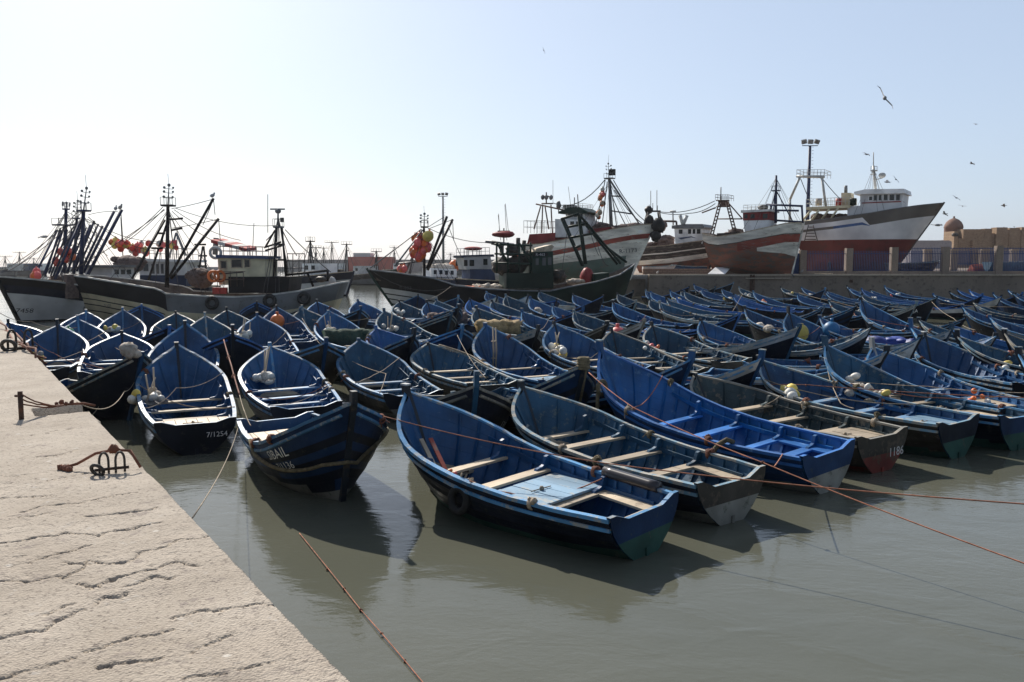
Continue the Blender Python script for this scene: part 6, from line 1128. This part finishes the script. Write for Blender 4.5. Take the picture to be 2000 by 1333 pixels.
# split pipe guarding the rail, tyre on the side
o_, S_ = BT['a1']; b = MB(); us_ = np.linspace(.06, .27, 8); b.tube([Vector((S_.L * (u - .5), -S_.yz(u, S_.sheer(u)) + .03, S_.sheer(u) + .045)) for u in us_], .085, 12); pm, pnt, pb = mat_base('grey_plastic_pipe'); pb.inputs['Base Color'].default_value = (.045, .04, .042, 1); pb.inputs['Roughness'].default_value = .25; b.build('rail_guard', pm, o_)
def side_tyre(i, u, side, label):
    o, S = BT[i]; p = S.pt(u, .30, .05, side); b = MB(); b.ring((0, 0, 0), .17, .06, (0, 1, .15), 20, 8); t = b.build('tyre', 'rubber'); t.location = o.matrix_world @ p; t.rotation_euler.z = o.rotation_euler.z; tag(t, label, 'tyre'); b = MB(); q = S.L * (u - .5)
    b.bar((0, 0, .2), (0, -side * .06, .40), .014, 5); b.build('tyre_rope', 'rope_t', t)
side_tyre('a1', .52, 1, 'black tyre hung on the side of the nearest boat')
# frayed lashings round the rails
for i, (o, S) in BT.items():
    D = o.location.y
    if D > 60: continue
    for k in range(rnd.randint(2, 4) if D < 36 else rnd.randint(1, 3)):
        u = rnd.uniform(.12, .9); side = rnd.choice((1, -1)); z = S.sheer(u); y = side * S.yz(u, z); b = MB(); c = Vector((S.L * (u - .5), y - side * .03, z))
        for j in range(3): b.ring(c + Vector((.025 * (j - 1), 0, -.01)), .075, .016, (1, .1 * j, 0), 9, 5)
        for j in range(4): b.sph(c + Vector((rnd.uniform(-.06, .06), rnd.uniform(-.05, .05), rnd.uniform(-.01, .06))), rnd.uniform(.025, .05), n=6, jit=.35)
        for j in range(rnd.randint(1, 4)): q = c + Vector((rnd.uniform(-.05, .05), 0, .02)); b.tube([q, q + Vector((rnd.uniform(-.08, .08), rnd.uniform(-.1, .1), .03)), q + Vector((rnd.uniform(-.12, .12), rnd.uniform(-.16, .16), rnd.uniform(-.2, -.02)))], .011, 4)
        b.build('rope_lashing', rnd.choice(['rope_r', 'rope_r', 'rope_t', 'rope_g']), o)
# thick ropes on single boats (part of the boat)
o_, S_ = BT['a4']; b = MB(); L_ = [Vector((S_.L * (.50 - .5), -S_.yz(.5, S_.sheer(.5)) - .04, S_.sheer(.5) + .05))]
for k in range(1, 12):
    u = .5 + .47 * k / 12; t = .05 + .42 * math.sin(math.pi * min(1, (k + 1) / 14) * .62); L_.append(S_.pt(u, t, .05, -1))
L_ += [S_.pt(1, .50) + Vector((.09, 0, 0))]
for k in range(8): u = .95 - .22 * k / 7; t = .5 - .5 * (k / 7) ** .9; L_.append(S_.pt(u, max(.02, t), .05, 1))
b.tube(L_, .032, 8); b.build('bow_rope', 'rope_g', o_)
o_, S_ = BT['m3']; b = MB()
for j in range(7): b.ring(S_.pt(1, .0) + Vector((-.04, 0, .0 + .035 * j - .06)), .11 + .01 * (j % 2), .03, (0, .1 * (j % 3), 1), 12, 6)
b.tube(wig([S_.pt(1, .05) + Vector((.06, .03, 0)), S_.pt(.99, .3, .06, 1), S_.pt(.96, .55, .07, 1), S_.pt(.93, .75, .07, 1)], .02), .035, 7); b.build('bow_rope', 'rope_g', o_)
o_, S_ = BT['a3']; b = MB(); u = .83; c = Vector((S_.L * (u - .5), S_.yz(u, S_.sheer(u)), S_.sheer(u))); b.ring(c, .14, .045, (1, .15, 0), 14, 8); b.tube(wig([c + Vector((0, .1, -.1)), c + Vector((0, .14, -.4)), c + Vector((-.05, .1, -.75))], .02), .04, 7)
u = .24; c = Vector((S_.L * (u - .5), S_.yz(u, S_.sheer(u)) - .1, S_.sheer(u) + .05)); b.tube([c, c + Vector((.05, .12, .06)), c + Vector((.14, .24, -.02)), c + Vector((.24, .32, -.2)), c + Vector((.3, .36, -.45))], .045, 8); b.build('thick_rope', 'rope_g', o_)
o_, S_ = BT['a8']; b = MB()
for k in range(60): u = .55 + .38 * k / 60; z = S_.sheer(u); y = -S_.yz(u, z); q = Vector((S_.L * (u - .5), y, z + .04)); b.tube([q, q + Vector((rnd.uniform(-.05, .05), rnd.uniform(.0, .1), -rnd.uniform(.05, .28) * math.sin(math.pi * k / 60))), ], .016, 4)
b.tube([Vector((S_.L * (u - .5), -S_.yz(u, S_.sheer(u)), S_.sheer(u) + .06)) for u in np.linspace(.5, .96, 14)], .028, 6); b.build('frayed_rope', 'rope_t', o_)
b = MB(); b.sph((0, 0, .1), .19, (1.1, 1, .9), 14, jit=.18); b.sph((.14, .05, .0), .13, (1.2, 1, .8), 12, jit=.2); b.sph((.05, -.1, -.02), .1, n=10, jit=.2); o = b.build('net_bundle', 'netw'); o.location = rpt('d1', .97, -1, .1); tag(o, 'pale net lump wrapped on the bow of the dark boat by the quay', 'fishing gear')
# ------------------------------------------------------------------ mooring lines
RG = 'mooring lines between the boats'
def line(label, pts, d=.15, r=.018, mat='rope_t', knots=0):
    P = []; r *= .55
    for a, c in zip(pts, pts[1:]): P += sag(a, c, d, 12)[:-1]
    P.append(Vector(pts[-1])); return ropeobj('mooring_rope', label, P, r, mat, 'rope', RG, knots)
line('long orange rope crossing in front of the two nearest boats to the right edge', [rpt('a4', .88, 1, .03), at(1180, 905, .98), at(2120, 993, 1.3), at(2120, 993, 1.3) + (at(2120, 993, 1.3) - at(1180, 905, .98)) * 4], .05, .016, 'rope_o')
line('orange rope from the U2 post down across the bright blue boat to the lower right', [at(1150, 728, 1.72), at(1238, 797, 1.33), at(1490, 904, .95), at(2060, 1122, .5), at(2060, 1122, .5) + Vector((1.6, -1.1, -.6))], .03, .017, 'rope_o', 3)
line('short orange rope tying that long line to the bright blue stern', [at(1512, 912, .92), rpt('a3', .06, 1, .03)], .01, .018, 'rope_o', 0)
line('tan rope stretched right from the 139 boat past the weathered grey one', [at(1275, 738, .95), at(1575, 752, 1.0), at(2080, 780, 1.1), at(2500, 800, .9)], .04, .018, 'rope_o', 2)
line('second tan rope stretched low over the right hand boats', [at(1600, 735, .95), at(1810, 755, .95), at(2060, 768, 1.0), at(2500, 790, .8)], .05, .016)
line('thin line from the SIBAIL stern down to the quay edge', [rpt('a4', .02, -1, -.1), at(376, 1012, QZ - .05)], .12, .010, 'rope_t')
line('red knotted rope floating in the water in the foreground', [at(585, 1042, .02), at(640, 1110, .03), at(672, 1150, .03), at(705, 1192, .02), at(745, 1237, .03), at(790, 1290, .02), at(840, 1350, .02)], 0, .011, 'rope_o', 5)
line('slack rope hanging off the long boat bow over its neighbour at right', [at(1612, 700, 1.35), at(1622, 745, 1.0), at(1642, 788, .75), at(1668, 798, .7)], .02, .022)
line('tan rope hanging from the nearest quay boat down toward the water', [at(217, 722, .8), at(204, 772, .5), at(178, 813, .35)], .06, .018)
line('thin grey rope sagging from the net lump to the quay edge', [at(277, 700, 1.45), at(243, 765, .95), at(150, 786, QZ + .02)], .22, .014)
line('slack rope over the plywood decked boat from bow to left rail', [rpt('a5', .78, -1), bpt('a5', .55, .2, 1.0), rpt('a5', .35, 1)], .12, .013)
line('thick rust red rope hanging from the ITTX post beside the plywood decked boat', [at(437, 664, 1.55), at(452, 715, 1.25), at(468, 772, .9)], .02, .035, 'rope_r', 2)
line('tan rope from the rusty tuft down between the plywood decked boat and SIBAIL', [at(468, 772, .9), at(478, 805, .85), at(490, 832, .7)], .03, .016)
line('slack rope from the AF post across the boat behind SIBAIL', [at(611, 690, 1.25), rpt('a6', .4, -1, .1), rpt('a6', .05, 1)], .15, .016)
line('rope slanting over the bow in front of 1018', [at(672, 697, 1.1), bpt('a7', .4, .1, .95), rpt('a7', .05, 1)], .06, .016)
line('rope slanting over the bare thwarts below the ochre net', [at(893, 655, 1.45), at(918, 700, 1.1), at(950, 740, .75)], .03, .015)
line('rope from a stern across the pale water boats to the green net', [at(590, 622, 1.5), at(612, 655, 1.2), at(625, 672, 1.0)], .02, .018)
line('rope sagging between bows left of the black trawler', [at(610, 625, 1.3), at(720, 622, 1.4)], .12, .018)
line('rope running off the bow of NOUGA across the boats at right', [at(1820, 590, 1.55), at(1862, 622, 1.1), at(1905, 645, .85)], .1, .02)
line('rope running along the rearmost boats at right', [at(1835, 593, 1.5), at(1990, 600, 1.4)], .06, .02)
line('rope stretched in the middle rows below the blue gate', [at(1560, 572, 1.5), at(1640, 592, 1.2), at(1700, 604, 1.0)], .06, .02)
line('rope over the pale rail below the tarpaulin', [at(1500, 640, 1.0), at(1690, 642, 1.2)], .06, .018)
line('rope crossing toward the right edge above the teal boat', [at(1880, 660, 1.4), at(1912, 690, 1.0), at(1930, 700, .9)], .04, .02)
line('line from the bright blue post to the boat behind it', [at(1176, 682, 1.9), at(1130, 712, 1.3), at(1102, 722, 1.0)], .04, .015)
line('pale line sagging from the T-1080 bow', [at(1450, 575, 1.6), at(1430, 610, 1.2)], .02, .02)
line('line hanging to the black trawler from a central bow', [at(838, 585, 1.6), at(880, 560, 2.2)], .1, .03)
line('line across the far left bows to the quay', [at(150, 640, 1.4), at(60, 628, 1.6), at(-10, 605, 2.2)], .15, .022)
line('two rope strand from the nearest quay boat bow into its stern', [at(40, 645, QZ + .1), at(105, 690, 1.0), at(180, 718, .7)], .08, .02, 'rope_r')
line('dark rope between the quay boats near 1171', [at(192, 655, 1.2), at(245, 690, 1.1), at(280, 700, 1.4)], .05, .016)
# ------------------------------------------------------------------ iron fittings on the quay
def ppt(px, py, z=QZ): return at(px, py, z)
p = ppt(42, 818); o = empty('mooring_post', p, 0, 'upright iron mooring post on the quay with red ropes tied to it', 'mooring post'); hp = at(42, 764, 0); 
Dp = p.y; hpost = H + (ray(42, 765).z / ray(42, 765).y) * Dp - QZ
b = MB(); b.bar((0, 0, -.05), (0, 0, hpost), .026, 10); b.build('post', 'rust', o); b = MB(); b.bar((-.06, 0, hpost - .05), (.03, .01, hpost - .05), .014, 6); b.build('crossbar', 'rust', o)
b = MB(); e = ppt(131, 790, QZ + .05) - p
for k in range(3): b.tube(wig(sag((.02, 0, hpost - .04 - .05 * k), e + Vector((0, .08 * k - .08, 0)), .04, 10), .005), .0085, 6)
for k in range(6): b.sph(e + Vector((rnd.uniform(-.12, .06), rnd.uniform(-.05, .05), rnd.uniform(0, .02))), rnd.uniform(.018, .032), n=7, jit=.3)
b.tube(wig([e, e + Vector((.2, 0, .01)), e + Vector((.32, .02, -.02))], .004), .014, 6); tag(b.build('rope', 'rope_r'), 'three red ropes from the mooring post to the quay edge', 'rope').location = p
def rings(label, px, py, sc, rz):
    o = empty('mooring_ring', ppt(px, py), rz, label, 'mooring ring', 'rusty mooring rings on the quay')
    def hoop(c, h, w_, ax):
        b = MB(); ax = Vector(ax).normalized(); pts = [Vector(c) - ax * w_, Vector(c) - ax * w_ + Vector((0, 0, h * .6))] + [Vector(c) + ax * w_ * -math.cos(math.pi * k / 8) + Vector((0, 0, h * .6 + h * .4 * math.sin(math.pi * k / 8))) for k in range(1, 8)] + [Vector(c) + ax * w_ + Vector((0, 0, h * .6)), Vector(c) + ax * w_]
        b.tube(pts, .014 * sc, 8); b.build('hoop', 'iron', o)
    hoop((-.02 * sc, 0, 0), .25 * sc, .05 * sc, (.8, .6, 0)); hoop((.15 * sc, .05 * sc, 0), .25 * sc, .05 * sc, (.8, .6, 0))
    b = MB(); b.ring((-.04 * sc, -.12 * sc, .07 * sc), .075 * sc, .022 * sc, (.2, 1, .5), 16, 8); b.build('ring', 'iron', o); b = MB(); b.bar((-.12 * sc, -.02, .03), (.24 * sc, .08 * sc, .04), .018 * sc, 8); b.build('anchor_bar', 'rust', o)
    return o
rings('rusty iron hoops with a ring at the quay edge, nearer the camera', 207, 925, .68, 0); 
c = ppt(203, 920); b = MB(); b.tube(wig([c + Vector((-.32, .0, .03)), c + Vector((-.22, .02, .05)), c + Vector((-.08, .04, .14)), c + Vector((.06, .05, .17)), c + Vector((.2, .06, .15)), c + Vector((.3, .0, .03))], .006), .012, 7)
for k in range(6): b.sph(c + Vector((-.32 + rnd.uniform(-.06, .06), rnd.uniform(-.03, .03), .02)), rnd.uniform(.02, .035), n=6, jit=.3)
for k in range(3): b.sph(c + Vector((.06 + rnd.uniform(-.03, .03), .05, .17)), .035, n=7, jit=.3)
tag(b.build('rope', 'rope_r'), 'frayed rust red rope threaded through the nearer iron hoops', 'rope')
rings('rusty iron ring at the far left of the quay, farther from the camera', 28, 685, 1.6, .4)
b = MB(); c = ppt(40, 668)
for k in range(9): q0 = ppt(10 + 7 * k, 642 + 6 * k, QZ + .03); b.tube(wig([q0 + Vector((-.5, .6, .02)), q0, q0 + Vector((.35, -.5, -.05)), q0 + Vector((.5, -.3, -.3))], .1), .022, 6)
tag(b.build('rope_heap', 'rope_r'), 'tangle of rust red ropes hanging over the far quay edge', 'rope')
# ------------------------------------------------------------------ gulls
def gull(label, px, py, Y, span, bank, fl, rz):
    b = MB(); s_ = span / 1.3; b.sph((0, 0, 0), .11 * s_, (2.3, .9, .8), 10); b.sph((.24 * s_, 0, .03 * s_), .055 * s_, n=8); b.add([(.28 * s_, -.015 * s_, .03 * s_), (.28 * s_, .015 * s_, .03 * s_), (.36 * s_, 0, .02 * s_), (.28 * s_, 0, .05 * s_)], [(0, 1, 2), (1, 3, 2), (3, 0, 2)])
    b.add([(-.18 * s_, -.03 * s_, .01), (-.18 * s_, .03 * s_, .01), (-.42 * s_, .09 * s_, 0), (-.42 * s_, -.09 * s_, 0), (-.18 * s_, 0, -.02 * s_), (-.40 * s_, 0, -.02 * s_)], [(0, 1, 2, 3), (1, 4, 5, 2), (4, 0, 3, 5)])
    for sd_ in (1, -1):
        st = [(0, .13, 0, .02), (.32, .15, .10 * fl, .02), (.52, .11, .16 * fl - .02, .015), (.68, .01, .10 * fl - .05, .008)]; vs = []
        for y, ch, z, th in st: sw = .0 if y < .4 else -.16 * (y - .4) / .28; vs += [((ch * .7 + sw) * s_, sd_ * y * s_, (z + th) * s_), ((-ch + sw) * s_, sd_ * y * s_, z * s_), ((ch * .7 + sw) * s_, sd_ * y * s_, (z - th) * s_)]
        b.add(vs, [(i * 3 + j, i * 3 + (j + 1) % 3, i * 3 + 3 + (j + 1) % 3, i * 3 + 3 + j) for i in range(3) for j in range(3)])
    o = b.build('gull', 'gullm'); o.location = aty(px, py, Y); o.rotation_euler = (bank, 0, rz); tag(o, label, 'gull', 'gulls over the harbour')
M['gullm'] = paint('grey_white_feathers', (.34, .34, .35), (.12, .12, .12), .3, .7)
gull('largest gull, banking high over the big white trawler', 1728, 192, 42, 1.35, 1.0, .6, 1.2)
for k, (x, y, Y, sp, bk, f_, rz, lb) in enumerate(((1693, 302, 90, 1.2, .4, .5, .3, 'gull left of the white trawler mast tip'), (1733, 356, 95, 1.4, -.3, .8, 2.9, 'gull right of the radar dome, nearer it'), (1750, 351, 95, 1.1, .9, .5, .9, 'gull right of the radar dome, farther from it'), (1832, 440, 90, 2.0, .1, .25, .1, 'gull gliding with wide wings right of the white bow'), (1845, 418, 95, 1.1, .5, .7, 2.2, 'gull just right of the white bow tip'), (1868, 387, 110, 1.3, .6, .4, .7, 'gull alone above the fort turret'), (1880, 403, 110, 1.1, .2, .6, .9, 'gull close above the fort turret'), (1898, 320, 110, 1.1, .3, .7, 2.2, 'gull high above the fort'), (1960, 402, 120, 1.4, .3, .5, 2.6, 'gull above the fort wall near the right edge'), (1906, 243, 120, .9, .3, .6, .4, 'tiny gull highest above the fort'), (1062, 99, 110, .9, 1.2, .4, 1.3, 'tiny gull alone high in the middle of the sky'), (85, 463, 90, 2.0, .2, .5, .2, 'gull flying left of the dark blue masts'), (1765, 395, 100, 1.0, .8, .5, 1.0, 'gull in front of the white trawler windows'))): gull(lb, x, y, Y, sp, bk, f_, rz)
def perched(label, px, py, Y):
    b = MB(); b.sph((0, 0, .16), .1, (1.9, .9, 1), 10, mtx=Matrix.Rotation(-.3, 3, 'Y')); b.sph((.17, 0, .29), .055, n=8); b.bar((.12, 0, .2), (.17, 0, .28), .045, 6); b.add([(.21, -.01, .29), (.21, .01, .29), (.28, 0, .275), (.21, 0, .305)], [(0, 1, 2), (1, 3, 2), (3, 0, 2)]); b.add([(-.1, -.04, .15), (-.1, .04, .15), (-.33, 0, .08), (-.1, 0, .19)], [(0, 2, 1), (1, 2, 3), (0, 3, 2)])
    for sd_ in (.03, -.03): b.bar((0, sd_, 0), (0, sd_, .1), .01, 4)
    o = b.build('gull', 'gullm'); o.location = aty(px, py, Y); o.scale = (1.25,) * 3; o.rotation_euler.z = rnd.uniform(0, 6); tag(o, label, 'gull', 'gulls perched on the gear')
perched('gull perched on the tallest boom of the cream trawler', 415, 388, 57); perched('gull perched on the boom tip of the 7458 trawler', 235, 411, 57.5); perched('second gull on the 7458 boom tips, left one', 226, 413, 57.5)
perched('gull standing on the pier wall beside the dinghies', 1284, 536, PW + .5); perched('gull standing on the broken ledge of the pier wall', 1548, 541, PW - .1); perched('gull standing below the fence gate', 1565, 534, PW + .6)
perched('gull standing on the fort wall, left one of two', 1960, 446, 251); perched('gull standing on the fort wall, right one of two', 1981, 445, 251)
# ------------------------------------------------------------------ the air over the harbour
def haze():
    m = bpy.data.materials.new('harbour_haze'); m.use_nodes = True; nt = m.node_tree; nt.nodes.clear()
    o = N(nt, 'ShaderNodeOutputMaterial'); v = N(nt, 'ShaderNodeVolumePrincipled')
    v.inputs['Color'].default_value = (.93, .95, 1, 1); v.inputs['Density'].default_value = HAZE; v.inputs['Anisotropy'].default_value = .55
    nt.links.new(v.outputs[0], o.inputs['Volume'])
    b = MB(); b.box((0, 420, 15), (1780, 950, 34)); h = b.build('haze', m); tag(h, kind='stuff'); h.location = (0, 0, 0)
haze()
